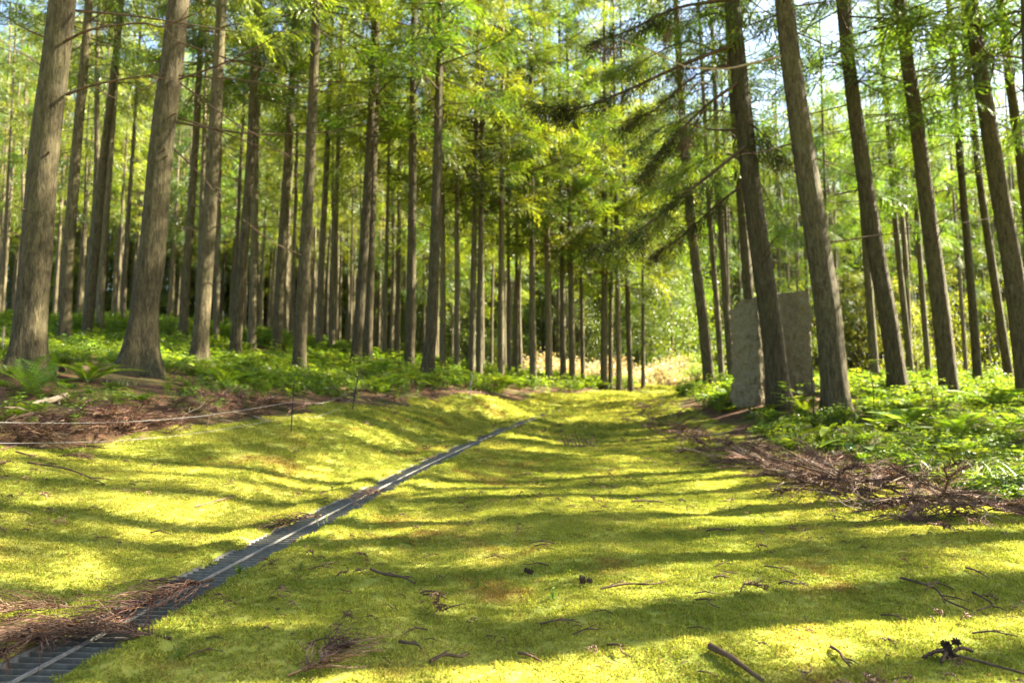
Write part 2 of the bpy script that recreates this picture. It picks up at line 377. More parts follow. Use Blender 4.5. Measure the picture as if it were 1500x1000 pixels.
# ------------------------------------------------------------------ scattering of uncountable stuff
def scatter(name, P, rot, scl, idx, templates):
    me = bpy.data.meshes.new(name); n = len(P); me.vertices.add(n); me.vertices.foreach_set('co', np.asarray(P, float).ravel())
    for an, ty, val, key in (('rot', 'FLOAT_VECTOR', rot, 'vector'), ('scl', 'FLOAT', scl, 'value'), ('idx', 'INT', idx, 'value')):
        a = me.attributes.new(an, ty, 'POINT'); a.data.foreach_set(key, np.asarray(val).ravel().astype(np.int32 if ty == 'INT' else np.float32))
    o = bpy.data.objects.new(name, me); COL.objects.link(o)
    ng = bpy.data.node_groups.new(name + '_nodes', 'GeometryNodeTree')
    ng.interface.new_socket('Geometry', in_out='INPUT', socket_type='NodeSocketGeometry'); ng.interface.new_socket('Geometry', in_out='OUTPUT', socket_type='NodeSocketGeometry')
    gi, go = ng.nodes.new('NodeGroupInput'), ng.nodes.new('NodeGroupOutput')
    iop = ng.nodes.new('GeometryNodeInstanceOnPoints'); jn = ng.nodes.new('GeometryNodeJoinGeometry')
    for t in reversed(templates):        # the newest link of a join comes first
        oi = ng.nodes.new('GeometryNodeObjectInfo'); oi.inputs['Object'].default_value = t; oi.inputs['As Instance'].default_value = True
        ng.links.new(oi.outputs['Geometry'], jn.inputs[0])
    def attr(nm, ty):
        a = ng.nodes.new('GeometryNodeInputNamedAttribute'); a.data_type = ty; a.inputs['Name'].default_value = nm; return a.outputs['Attribute']
    e2r = ng.nodes.new('FunctionNodeEulerToRotation'); ng.links.new(attr('rot', 'FLOAT_VECTOR'), e2r.inputs[0])
    ng.links.new(gi.outputs[0], iop.inputs['Points']); ng.links.new(jn.outputs[0], iop.inputs['Instance']); iop.inputs['Pick Instance'].default_value = True
    ng.links.new(attr('idx', 'INT'), iop.inputs['Instance Index']); ng.links.new(e2r.outputs[0], iop.inputs['Rotation']); ng.links.new(attr('scl', 'FLOAT'), iop.inputs['Scale'])
    ng.links.new(iop.outputs[0], go.inputs[0])
    md = o.modifiers.new('scatter', 'NODES'); md.node_group = ng
    tag(o, kind='stuff'); return o
def template(name, mb, mats): return bpy.data.objects.new(name, mb.mesh(name, mats))      # never linked to the scene: only a source of instances

# moss fronds -------------------------------------------------------
def moss_template(k):
    mb = MB(); n = 60
    p = rng.uniform(-.03, .03, (n, 2)); o = np.c_[p, np.full(n, -.004)]
    d = np.c_[rng.normal(0, .75, (n, 2)), np.ones(n)]; L = rng.uniform(.006, .014, n)
    v = blades(o, d, nrm(rng.normal(0, 1, (n, 3))), L, rng.uniform(.003, .0055, n), .15)
    mb.add(v, quads(n), 0, False); return template('moss_tuft', mb, [M['moss']])
def moss_points():
    out = []
    n = 480000
    D = np.exp(rng.uniform(math.log(1.9), math.log(34), n)); x = (rng.uniform(-1, 1, n)) * (D * .74 + 1.8)
    # keep probability so that density ~ 1/scale^2
    sc = np.maximum(1, D / 5.0); want = 1300 / sc ** 2; have = n / math.log(34 / 1.9) / D / (2 * (D * .74 + 1.8))
    keep = rng.uniform(0, 1, n) < want / have
    x, D, sc = x[keep], D[keep], sc[keep]
    m = ~bed(x, D); d = gdist(x, D); m &= d > GW + .004 + .05 * vnoise(x * 6, D * 6)
    x, y, sc = x[m], D[m], sc[m]
    return np.c_[x, y, ground_z(x, y)], sc
P, sc = moss_points()
n = len(P); print('moss tufts', n)
scatter('moss', P, np.c_[rng.normal(0, .12, (n, 2)), rng.uniform(0, 6.28, n)], sc * rng.uniform(.75, 1.35, n), rng.integers(0, 4, n), [moss_template(k) for k in range(4)])

# ------------------------------------------------------------------ foliage
def spray_verts(nb=7, per=9, bl=.15, bw=.024, seed=0):
    r = np.random.default_rng(seed); O, Dr, Nn, L = [], [], [], []
    for k in range(nb):
        t = (k + .5) / nb; s = 1 if k % 2 else -1
        o = np.array([t * .8, 0, -.10 * t * t]); d = nrm(np.array([math.cos(.7), s * math.sin(.7), -.25 + r.normal(0, .15)]))
        ln = .42 * (1 - .45 * t)
        for j in range(per):
            q = (j + .3) / per; O.append(o + d * ln * q + np.array([0, 0, -.12 * q * q])); Dr.append(nrm(d + np.array([.35, 0, 0]) + r.normal(0, .22, 3))); Nn.append(nrm(r.normal(0, .5, 3) + [0, 0, 1])); L.append(bl * (1 - .3 * q) * r.uniform(.7, 1.25))
    return blades(np.array(O), np.array(Dr), np.array(Nn), np.array(L), bw)
SPR = [spray_verts(8, 13, seed=i) for i in range(5)]
SPR_LO = [spray_verts(7, 9, .18, .036, seed=i + 20) for i in range(4)]
def place_sprays(mb, org, dirs, size, lib, mat=0, droop=.35, roll=.5):
    """put a copy of a spray at every origin, along dirs"""
    dirs = nrm(dirs); n = len(org)
    up = nrm(np.array([0, 0, 1.]) + rng.normal(0, roll, (n, 3)))
    y = nrm(np.cross(up, dirs)); z = np.cross(dirs, y)
    Rm = np.stack([dirs, y, z], -1)       # columns
    which = rng.integers(0, len(lib), n)
    for k in range(len(lib)):
        m = which == k
        if not m.any(): continue
        v = np.einsum('nij,bvj->nbvi', Rm[m], lib[k]) * np.asarray(size)[m][:, None, None, None] + org[m][:, None, None, :]
        v[..., 2] -= droop * np.linalg.norm(v[..., :2] - org[m][:, None, None, :2], axis=-1) ** 1.6
        c = v.shape[0] * v.shape[1]; mb.add(v, quads(c), mat, False)
def bough(mb, P, r0, lib, n, size=(.45, .75), wood=1, leaf=0, start=.25, spread=1.0, droop=.35, clumps=0, wild=.30):
    """branch along the points P with sprays on both sides, gathered in clumps"""
    P = curve(P, 10); tube(mb, P, np.linspace(r0, r0 * .25, len(P)), 5, wood)
    T, _, _ = frames(P)
    if clumps: t = np.clip(rng.choice(start + (1 - start) * (np.arange(clumps) + rng.uniform(.3, 1, clumps)) / clumps, n) + rng.normal(0, .05, n), .05, .995)
    else: t = start + (1 - start) * rng.uniform(0, 1, n) ** .6 * .995
    f = t * (len(P) - 1); i = np.minimum(f.astype(int), len(P) - 2); w = (f - i)[:, None]
    o = P[i] * (1 - w) + P[i + 1] * w; d = T[i]
    s = rng.choice([-1, 1], n)[:, None] * rng.uniform(.1, 1.2, (n, 1)) * spread
    side = nrm(np.cross(d, [0, 0, 1.])); d2 = d + side * s + rng.normal(0, wild, (n, 3)) - [0, 0, .18]
    place_sprays(mb, o + rng.normal(0, .05, (n, 3)), d2, rng.uniform(*size, n) * (1.15 - .4 * t), lib, leaf, droop, .9)

def crown_mesh(seed, z0, z1, rmax, nb, per, leaf, lib, low=.6, size=(.5, .95)):
    global rng
    keep = rng; rng = np.random.default_rng(seed); mb = MB()
    for k in range(nb):
        t = (k + rng.uniform(0, 1)) / nb; z = z0 + (z1 - z0) * t ** 1.1
        prof = (low + (1 - low) * min(1, t / .18)) * (1 - max(0, (t - .25) / .75)) ** .75
        Lb = rmax * (prof * rng.uniform(.65, 1.15) + .12); a = k * 2.39996 + rng.normal(0, .4)
        c, s = math.cos(a), math.sin(a); dz = rng.uniform(-.45, .25) * Lb + .2 * Lb * t
        Pb = [(0, 0, z), (c * Lb * .45, s * Lb * .45, z + dz * .3 + rng.normal(0, .05)), (c * Lb * .8, s * Lb * .8, z + dz * .8), (c * Lb, s * Lb, z + dz * .8 + .12 * Lb)]
        n = max(4, int(per * (Lb / rmax)))
        bough(mb, Pb, .008 + .008 * Lb, lib, n, size, clumps=3 if Lb > .9 else 2)
    me = mb.mesh('crown', [M[leaf], M['dead']]); rng = keep; return me
CROWN = {}
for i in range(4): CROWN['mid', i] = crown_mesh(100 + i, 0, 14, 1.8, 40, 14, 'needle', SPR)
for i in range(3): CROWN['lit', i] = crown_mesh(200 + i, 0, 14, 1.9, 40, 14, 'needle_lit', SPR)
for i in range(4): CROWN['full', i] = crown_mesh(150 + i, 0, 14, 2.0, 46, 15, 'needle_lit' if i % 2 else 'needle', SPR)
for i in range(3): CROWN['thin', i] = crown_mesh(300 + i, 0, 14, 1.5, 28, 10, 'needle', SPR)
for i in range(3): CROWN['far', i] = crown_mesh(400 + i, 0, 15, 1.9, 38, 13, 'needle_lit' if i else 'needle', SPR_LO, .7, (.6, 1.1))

# ------------------------------------------------------------------ trees
def trunk_mesh(P, rb, sides=20, flare=.8, lobes=5, seed=0, mat='bark', ext=.35, flare_h=.28):
    """P: centre line in local coordinates, starts at ground level; rb(h) radius by height"""
    r = np.random.default_rng(seed); P = np.asarray(P, float); H = P[-1, 2]
    hs = np.unique(np.concatenate([[-ext, -.12], np.arange(0, 1.2, .09), np.arange(1.2, 6, .3), np.arange(6, H, 1.0), [H]]))
    c = np.stack([np.interp(np.clip(hs, 0, H), P[:, 2], P[:, k]) for k in (0, 1)], -1)
    # smooth interpolation of the centre line
    if len(P) > 2:
        Q = curve(P, 80); c = np.stack([np.interp(np.clip(hs, 0, H), Q[:, 2], Q[:, k]) for k in (0, 1)], -1)
    a = np.arange(sides) * 2 * math.pi / sides; ph = r.uniform(0, 6.28, 4)
    rad = np.array([rb(max(h, 0)) for h in hs])[:, None] * np.ones((1, sides))
    fl = np.exp(-np.maximum(hs, -.15) / flare_h)[:, None]
    lob = .5 + .5 * np.cos(lobes * a[None] + ph[0] + .6 * np.sin(2 * a[None] + ph[1]))
    rad = rad * (1 + flare * fl * (.35 + .9 * lob ** 1.5)) 
    rad *= 1 + .035 * np.cos(3 * a[None] + ph[2] + hs[:, None] * .35) + .02 * np.cos(7 * a[None] + ph[3] - hs[:, None] * .5) + r.uniform(-.014, .014, rad.shape)
    V = np.stack([c[:, :1] + rad * np.cos(a), c[:, 1:] + rad * np.sin(a), np.repeat(hs[:, None], sides, 1)], -1)
    k = len(hs); i = np.arange(k - 1)[:, None] * sides; j = np.arange(sides)[None]; j2 = (j + 1) % sides
    mb = MB(); mb.add(V, np.stack([i + j, i + j2, i + sides + j2, i + sides + j], -1).reshape(-1, 4)); return mb.mesh('trunk', [M[mat]])

tree_xy = []
def hand_tree(label, px_path, D, dbh, crown=None, z0=5.5, flare=.45, lobes=5, H=19, group=None, cs=1.0, seed=0, mat='bark', flare_h=.28, branches=()):
    """px_path: centre line of the visible trunk in photo pixels, foot first, all at depth D"""
    W = np.array([at(px, py, D) for px, py in px_path]); x, y = W[0][:2]
    z = float(gz0(x, y)); root = empty('cedar_tree', (x, y, z)); o = np.array([x, y, z])
    L = W - o; L[0] = 0; L[:, 1] = 0
    L = L[np.argsort(L[:, 2])]; L[0] = 0
    top = L[-1]; 
    if top[2] < H:
        dv = nrm(L[-1] - L[-2]); up = np.array([dv[0] * .5, 0, 1.0])
        ext = [top + up * (H - top[2]) * f for f in (.35, 1.0)]; L = np.vstack([L, ext])
    r0 = dbh / 2
    def rb(h): return r0 * max(.1, (1 - max(0, h - 1.3) / (H * 1.05))) ** .85
    link('trunk', trunk_mesh(L, rb, 22 if D < 20 else 12, flare, lobes, seed, mat, flare_h=flare_h), root)
    if crown:
        s = (H - z0) / 14.0; cx = np.interp(z0, L[:, 2], L[:, 0]); tx = np.interp(H, L[:, 2], L[:, 0])
        link('crown', CROWN[crown], root, (cx, 0, z0), (0, math.atan2(tx - cx, H - z0), 0), (cs, cs, s))
        link_rot = rng.uniform(0, 6.28)
    for b in branches:
        pts, r, mat_b = b; Q = np.array([at(*p) for p in pts]) - o; mb = MB(); tube(mb, curve(Q, 14), np.linspace(r, r * .3, 14), 6, jit=.12)
        # side twigs
        C = curve(Q, 14)
        for k in range(5):
            i = rng.integers(3, 13); d = nrm(C[min(i + 1, 13)] - C[i - 1]) + rng.normal(0, .55, 3); l = rng.uniform(.15, .45)
            tube(mb, [C[i], C[i] + nrm(d) * l * .5, C[i] + nrm(d) * l + [0, 0, .05]], [r * .35, r * .28, r * .12], 4)
        mb.obj('branch', M[mat_b], root)
    if D < 17.5:
        for k in range(7 if branches else rng.integers(6, 11)):
            h = rng.uniform(1.2, 5.5) if branches else rng.uniform(2.5, 8.5); a = rng.uniform(0, 6.28); l = rng.choice([.05, .08, .12]) if branches else rng.choice([.12, .4, 1.0, 1.5, 2.0]) * rng.uniform(.8, 1.2); c0 = np.array([np.interp(h, L[:, 2], L[:, 0]), 0, h]); dv = np.array([math.cos(a), math.sin(a), .1])
            mb = MB(); Q = curve([c0, c0 + dv * (r0 + l * .5), c0 + dv * (r0 + l) + [0, 0, rng.uniform(-.2, .2) * l]], 9); tube(mb, Q, np.linspace(.014, .005, 9), 5, jit=.1); mb.obj('branch', M['dead'], root)
    tag(root, label, 'tree', group or 'cedar trees of the planted wood'); tree_xy.append((x, y)); root['o'] = 0; del root['o']
    return root

T1b = [([(97, 139, 7.8), (140, 124, 7.6), (195, 114, 7.5), (232, 108, 7.5)], .017, 'dead'),
       ([(93, 62, 7.8), (135, 43, 7.5), (207, 34, 7.2), (240, 39, 7.0), (300, 14, 6.9)], .017, 'dead'),
       ([(112, 16, 7.8), (180, 22, 7.6), (245, 31, 7.4), (350, 48, 7.2)], .016, 'dead'),
       ([(70, 57, 7.8), (30, 39, 7.7), (-10, 12, 7.6)], .012, 'dead'), ([(64, 99, 7.8), (30, 76, 7.6), (-10, 55, 7.5)], .012, 'pale_wood')]
T2b = [([(258, 179, 9.5), (314, 189, 9.4), (380, 197, 9.3), (470, 194, 9.2), (532, 182, 9.0)], .017, 'dead'),
       ([(264, 122, 9.5), (332, 172, 9.3), (380, 201, 9.2), (442, 242, 9.0)], .013, 'dead'),
       ([(260, 172, 9.6), (329, 195, 9.5), (395, 219, 9.4), (470, 231, 9.3)], .013, 'dead'),
       ([(262, 116, 9.5), (320, 96, 9.4), (376, 70, 9.3), (420, 40, 9.2)], .017, 'dead'),
       ([(255, 218, 9.5), (299, 262, 9.3), (328, 302, 9.2)], .011, 'dead'),
       ([(262, 111, 9.5), (350, 117, 9.5), (440, 129, 9.5), (505, 116, 9.5)], .013, 'dead'),
       ([(262, 62, 9.5), (330, 85, 9.4), (420, 112, 9.3), (470, 135, 9.2)], .014, 'dead'),
       ([(240, 107, 9.5), (225, 120, 9.4), (205, 135, 9.3)], .011, 'dead')]
hand_tree('thick cedar trunk with dark bare side branches, at the left edge behind a fern', [(38, 548), (52, 400), (68, 200), (92, 0)], 7.8, .31, 'mid 0'.split()[0:1] and ('mid', 0), 7.5, .75, 5, seed=1, branches=T1b, flare_h=.22)
hand_tree('big cedar with a broad flared root foot and sunlit patch on its trunk', [(205, 552), (212, 450), (222, 380), (238, 200), (262, 0)], 9.6, .33, ('mid', 1), 7.5, 1.5, 4, seed=2, branches=T2b, flare_h=.42)

rows = [  # label, path, D, dbh, crown, z0, flare
 ('brownish cedar trunk just right of the thick left-edge trunk', [(94, 512), (100, 380), (112, 220), (126, 60)], 16, .33, ('mid', 2), 6.5, .5),
 ('slim cedar with its upper trunk in full yellow sunlight, left of the flared cedar', [(126, 500), (138, 380), (152, 230), (172, 60)], 19, .32, ('lit', 0), 7, .4),
 ('greyish slim cedar right beside the sunlit one, left of the flared cedar', [(146, 484), (150, 380), (160, 250)], 21, .29, ('mid', 3), 7.5, .3),
 ('very thin pale trunk standing close behind the flared cedar on its left', [(180, 470), (184, 380), (196, 200)], 25, .22, ('mid', 0), 8, .3),
 ('plain cedar trunk first right of the flared cedar', [(268, 508), (272, 420), (284, 250), (292, 100)], 19.5, .31, ('mid', 2), 7, .3),
 ('cedar with small spreading root foot and rough grey bark, second right of the flared cedar', [(291, 540), (298, 440), (308, 300), (322, 60)], 13.8, .33, ('mid', 3), 6.5, .95),
 ('thin shaded cedar close behind the root-footed grey cedar', [(316, 515), (318, 400), (322, 200)], 20, .23, ('mid', 1), 7.5, .3),
 ('greenish cedar trunk leaning slightly right, between two thinner trunks', [(343, 528), (352, 420), (366, 250), (374, 60)], 17, .33, ('mid', 0), 6.5, .35),
 ('straight cedar with a bright sunlit upper trunk behind the greenish one', [(368, 512), (371, 400), (375, 220)], 20, .28, ('lit', 1), 7, .3),
 ('grey cedar trunk left of the pale sunlit cedar behind the black stake', [(405, 522), (410, 420), (420, 250), (428, 120)], 19.5, .33, ('mid', 2), 6.5, .35),
 ('pale cedar with a wide sunlit stripe, standing behind the tall black stake', [(437, 553), (440, 480), (449, 330), (458, 150), (464, 0)], 15, .34, ('mid', 1), 7, .65),
 ('slim cedar right behind the pale sunlit cedar', [(468, 520), (470, 400), (478, 250)], 23, .30, ('mid', 3), 7, .3),
 ('thin cedar halfway between the pale sunlit cedar and the twin trunks', [(486, 518), (489, 400), (494, 260)], 24, .26, ('lit', 2), 7, .3),
 ('speckled brown cedar, left one of the twin trunks behind the leaning stake', [(519, 548), (527, 450), (538, 280), (548, 80)], 18, .34, ('mid', 0), 6.5, .4),
 ('grey cedar, right one of the twin trunks behind the leaning stake', [(538, 540), (541, 430), (547, 250), (552, 60)], 19, .33, ('mid', 1), 6.5, .35),
 ('thin cedar third right of the twin trunks, with bare straight stem', [(563, 530), (565, 430), (568, 300)], 26, .22, ('mid', 3), 6.5, .3),
 ('cedar with its right side brightly lit, left of the dark leaning-footed cedar', [(599, 546), (602, 450), (604, 300), (606, 60)], 18.5, .34, ('lit', 0), 6, .35),
 ('cedar with a dark wide foot bending left, in the middle of the photo', [(626, 556), (632, 480), (638, 330), (645, 60)], 16.5, .35, ('mid', 2), 6.5, .7),
 ('thin trunk right behind the dark wide-footed cedar', [(649, 543), (649, 430), (648, 250)], 23, .25, ('mid', 1), 6, .3),
 ('slim brown cedar with a reddish mark at its foot', [(670, 545), (670, 430), (669, 250)], 23, .24, ('lit', 1), 5.5, .3),
 ('ruddy brown cedar trunk right of the red-marked one', [(691, 548), (693, 430), (697, 250)], 22.5, .28, ('mid', 0), 5.5, .35),
 ('grey-brown cedar touching the ruddy trunk on its right', [(702, 549), (703, 430), (706, 250)], 22, .26, ('mid', 3), 5.5, .3),
 ('green-grey cedar trunk right behind the white stake', [(734, 562), (734, 450), (735, 280), (736, 100)], 22.5, .28, ('mid', 2), 5.5, .35),
 ('dark thin stem left of three close to the green-grey cedar', [(746, 550), (745, 430), (744, 280)], 27, .22, ('mid', 1), 5, .3),
 ('dark thin stem standing between its two neighbours, next to the lit brown cedar', [(757, 552), (757, 430), (757, 280)], 28, .21, ('mid', 3), 5, .3),
 ('tall cedar with a warm lit upper trunk, beside the far end of the drain', [(781, 563), (780, 450), (779, 280), (778, 100)], 24.5, .32, ('mid', 0), 5, .4),
 ('wide grey cedar right of the warm-lit one', [(804, 564), (803, 450), (800, 280)], 25, .34, ('mid', 2), 5, .45),
 ('dark cedar left of a close dark and grey pair', [(825, 561), (824, 450), (822, 300)], 26, .30, ('mid', 1), 4.5, .35),
 ('grey lit cedar right of a close dark and grey pair', [(838, 565), (837, 450), (834, 300)], 25.5, .30, ('mid', 3), 4.5, .35),
 ('lonely thin dark cedar in front of the pale bushes', [(854, 562), (852, 450), (848, 300)], 29, .24, ('mid', 2), 4.2, .3),
 ('dark double-stemmed looking cedar in front of the pale bushes', [(884, 572), (885, 450), (886, 300)], 26, .33, ('mid', 0), 4.0, .45),
 ('slim cedar hidden close behind the dark double-looking one', [(894, 566), (895, 450), (896, 300)], 28, .24, ('mid', 1), 4.0, .3),
 ('dark straight cedar third from the right end of the row before the pale bushes', [(907, 573), (905, 450), (903, 320)], 26, .27, ('mid', 3), 4.0, .35),
 ('dark cedar with leaning foot, second from the right end of the bush-side row', [(924, 570), (920, 450), (916, 320)], 27, .28, ('mid', 2), 4.0, .35),
 ('last thin cedar of the row before the pale bushes', [(942, 568), (942, 460), (941, 360)], 29, .21, ('mid', 0), 4.0, .3),
 # right-hand side
 ('curved cedar left of the standing stones, leaning left', [(1040, 576), (1030, 470), (1014, 340), (1000, 180)], 18, .36, ('mid', 1), 5, .3),
 ('slender cedar right behind the curved one, left of the stones', [(1059, 568), (1050, 450), (1040, 320)], 21, .24, ('mid', 3), 5, .3),
 ('brown cedar nearest the left side of the standing stones', [(1073, 566), (1064, 450), (1056, 320)], 20, .27, ('mid', 2), 5, .3),
 ('cedar rising behind the top of the left standing stone', [(1104, 575), (1096, 420), (1082, 250), (1072, 120)], 17, .34, ('mid', 0), 5.5, .3),
 ('stout cedar with a dark buckled foot and curved trunk, right of the stones', [(1226, 608), (1214, 470), (1195, 340), (1172, 190), (1150, 20)], 11.6, .44, ('mid', 2), 6.5, .55),
 ('slim dark cedar seen between the stout cedar and the next one', [(1283, 560), (1276, 470), (1266, 330), (1255, 180)], 20, .30, ('mid', 1), 5, .3),
 ('tall cedar with a grey lit right side, second right of the stones', [(1318, 584), (1302, 470), (1280, 350), (1256, 190), (1238, 50)], 13.8, .40, ('mid', 3), 5.5, .35),
 ('thin trunk right behind the grey lit cedar', [(1337, 570), (1326, 470), (1312, 330)], 21, .24, ('mid', 0), 5, .3),
 ('slim mid-distance cedar between the grey lit cedar and the next big trunk', [(1362, 568), (1354, 470), (1346, 360)], 23, .24, ('mid', 2), 5, .3),
 ('straight brown cedar with a foot deep in ferns, third big trunk right of the stones', [(1392, 590), (1380, 470), (1362, 330), (1340, 160), (1322, 40)], 14.2, .40, ('mid', 1), 5.5, .3),
 ('reddish slim cedar behind the ferns right of the third big trunk', [(1433, 568), (1424, 440), (1412, 300), (1402, 180)], 19, .28, ('mid', 3), 5, .3),
 ('slender leaning cedar with a lit right edge, left of the right-edge trunk', [(1480, 568), (1458, 420), (1436, 270), (1424, 160)], 19, .28, ('mid', 0), 5.5, .3),
 ('thick dark cedar at the right edge', [(1508, 595), (1484, 400), (1462, 270), (1440, 130), (1420, -20)], 13.5, .42, ('mid', 2), 5.5, .35),
 ('lit cedar half cut off by the right edge', [(1530, 580), (1514, 400), (1498, 250), (1476, 90)], 15, .32, ('mid', 1), 6, .3),
]
for k, (lab, path, D, dbh, cr, z0, fl) in enumerate(rows):
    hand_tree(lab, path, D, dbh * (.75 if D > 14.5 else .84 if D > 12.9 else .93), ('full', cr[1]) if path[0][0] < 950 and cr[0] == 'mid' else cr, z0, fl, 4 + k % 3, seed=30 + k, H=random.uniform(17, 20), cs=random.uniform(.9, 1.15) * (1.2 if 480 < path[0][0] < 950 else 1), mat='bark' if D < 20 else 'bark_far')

# the cedar in front of the stones: its own heavy hanging boughs
CB = hand_tree('cedar in front of the standing stones with heavy dark hanging boughs', [(1142, 596), (1130, 480), (1114, 370), (1098, 250), (1084, 120), (1070, -20)], 12.6, .37, ('thin', 1), 6.5, .4, 5, seed=91)
def px_bough(parent, pts, r, n, mat, size, lib, name='bough', spread=1.1, start=.12, droop=.5, wild=.3):
    o = np.array(parent.location); mb = MB(); Q = np.array([at(*p) for p in pts]) - o
    bough(mb, Q, r, lib, n, size, 1, 0, start, spread, droop, 0, wild); return mb.obj(name, [M[mat], M['dead']], parent)
for pts, r, n in [([(1072, 67, 12.5), (995, 97, 12.2), (920, 132, 12.0), (844, 160, 11.8), (790, 156, 11.6)], .04, 85),
                  ([(1080, 122, 12.5), (1029, 160, 12.2), (978, 212, 12.0), (938, 262, 11.7)], .035, 60),
                  ([(1092, 215, 12.5), (1033, 262, 12.3), (995, 290, 12.0), (945, 332, 11.8), (865, 366, 11.4)], .038, 85),
                  ([(1064, 0, 12.5), (987, 13, 12.2), (920, 46, 12.0), (868, 62, 11.8)], .035, 60),
                  ([(1076, 95, 12.6), (1020, 110, 13.2), (960, 160, 13.6), (905, 190, 13.9)], .03, 55),
                  ([(1100, 262, 12.6), (1050, 300, 13), (1000, 345, 13.4), (950, 380, 13.6)], .03, 50),
                  ([(1088, 170, 12.6), (1120, 200, 12.3), (1150, 240, 12.1)], .02, 22)]:
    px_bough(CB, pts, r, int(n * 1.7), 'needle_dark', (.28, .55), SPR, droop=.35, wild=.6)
for pts, r, n in [([(1080, 100, 12.6), (1010, 60, 14), (940, 90, 15), (890, 110, 15.5)], .03, 90), ([(1090, 190, 12.7), (1040, 190, 14), (985, 180, 15), (930, 215, 15.5)], .03, 90),
                  ([(1096, 240, 12.7), (1060, 225, 14), (1020, 240, 15), (960, 275, 15.5)], .03, 90), ([(1075, 30, 12.7), (1040, 20, 13.5), (1000, 40, 14), (960, 20, 14)], .03, 70), ([(1094, 230, 12.7), (1130, 300, 13.4), (1160, 350, 13.8)], .02, 40)]:
    px_bough(CB, pts, r, int(n * 1.1), 'needle', (.3, .6), SPR, droop=.35, wild=.55)
for pts in [[(920, 46, 11.9), (905, 62, 11.8), (880, 70, 11.7)], [(1000, 10, 12.2), (985, 35, 12.1), (975, 55, 12)], [(1030, 160, 12.1), (1015, 190, 12), (1000, 215, 11.9)]]:
    px_bough(CB, pts, .008, 14, 'frond', (.22, .4), SPR, 'withered_spray', .8, 0, .9)
for t in bpy.data.objects:
    if t.get('label', '').startswith('stout cedar'):
        o = np.array(t.location); mb = MB(); tube(mb, curve(np.array([at(*p) for p in [(1148, 82, 11.6), (1100, 93, 11.4), (1062, 101, 11.2), (1003, 97, 11.0), (955, 75, 10.9), (907, 58, 10.8)]]) - o, 16), np.linspace(.022, .008, 16), 6, jit=.1); mb.obj('branch', M['pale_wood'], t)
        mb = MB(); tube(mb, curve(np.array([at(*p) for p in [(1160, 210, 11.5), (1120, 222, 11.2), (1085, 226, 11.0)]]) - o, 10), np.linspace(.015, .006, 10), 6, jit=.1); mb.obj('branch', M['dead'], t)

# trees of the deep wood: shared trunks and crowns
FT = []
for i in range(6):
    P = np.array([[0, 0, 0], [rng.normal(0, .06), rng.normal(0, .06), 5], [rng.normal(0, .15), rng.normal(0, .15), 11], [rng.normal(0, .25), rng.normal(0, .25), 19]])
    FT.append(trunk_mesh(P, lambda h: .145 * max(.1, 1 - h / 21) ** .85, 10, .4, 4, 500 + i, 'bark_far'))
def far_tree(x, y, label, group, crown, z0, s, w):
    z = float(gz0(x, y)); root = empty('cedar_tree', (x, y, z), rng.uniform(0, 6.28)); root.scale = (1, 1, 1)
    link('trunk', FT[rng.integers(0, 6)], root, scale=(w, w, s))
    cw = .8 if x < -3 else 1
    link('crown', CROWN[crown], root, (0, 0, z0), (0, 0, rng.uniform(0, 6.28)), (cw, cw, (19 * s - z0) / 14.5))
    tag(root, label, 'tree', group); tree_xy.append((x, y))
zones = {
 'L': ('slim cedar trunk deep in the dense wood on the far left slope', 'background cedars on the far left slope'),
 'C': ('thin far cedar trunk in the shaded wood left of the drain end', 'background cedars in the middle of the wood'),
 'R': ('slim far cedar behind the standing stones and right-hand trunks', 'background cedars on the right')}
placed = 0; tries = 0
while placed < 232 and tries < 20000:
    tries += 1
    D = 17 + 55 * rng.uniform(0, 1) ** .75; px = rng.uniform(-60, 1560); x = (px - 750) / F * D; y = D
    if px < 560: zone, lo = 'L', 18
    elif px < 860: zone, lo = 'C', 25
    elif px < 1000: zone, lo = 'C', 48
    else: zone, lo = 'R', 22
    if D < lo: continue
    if px > 850 and px < 1060 and D < 46: continue
    if D < 27 and -40 < px < 115: continue
    sep = 1.6 if zone == 'L' else 2.0
    if zone == 'R' and rng.uniform() < .3: continue
    if x > 2 and abs(y - (36 + .25 * (x - 7))) < 6 and x < 34: continue
    if min(math.hypot(x - a, y - b) for a, b in tree_xy) < sep: continue
    lab, grp = zones[zone]
    far_tree(x, y, lab, grp, ('far', int(rng.integers(0, 3))) if D > 26 and zone != 'R' else (('thin' if zone == 'R' else 'lit'), int(rng.integers(0, 3))), rng.uniform(5, 8) if zone == 'L' else rng.uniform(3.5, 6), rng.uniform(.85, 1.1), rng.uniform(.5, .82)); placed += 1
print('far trees', placed)

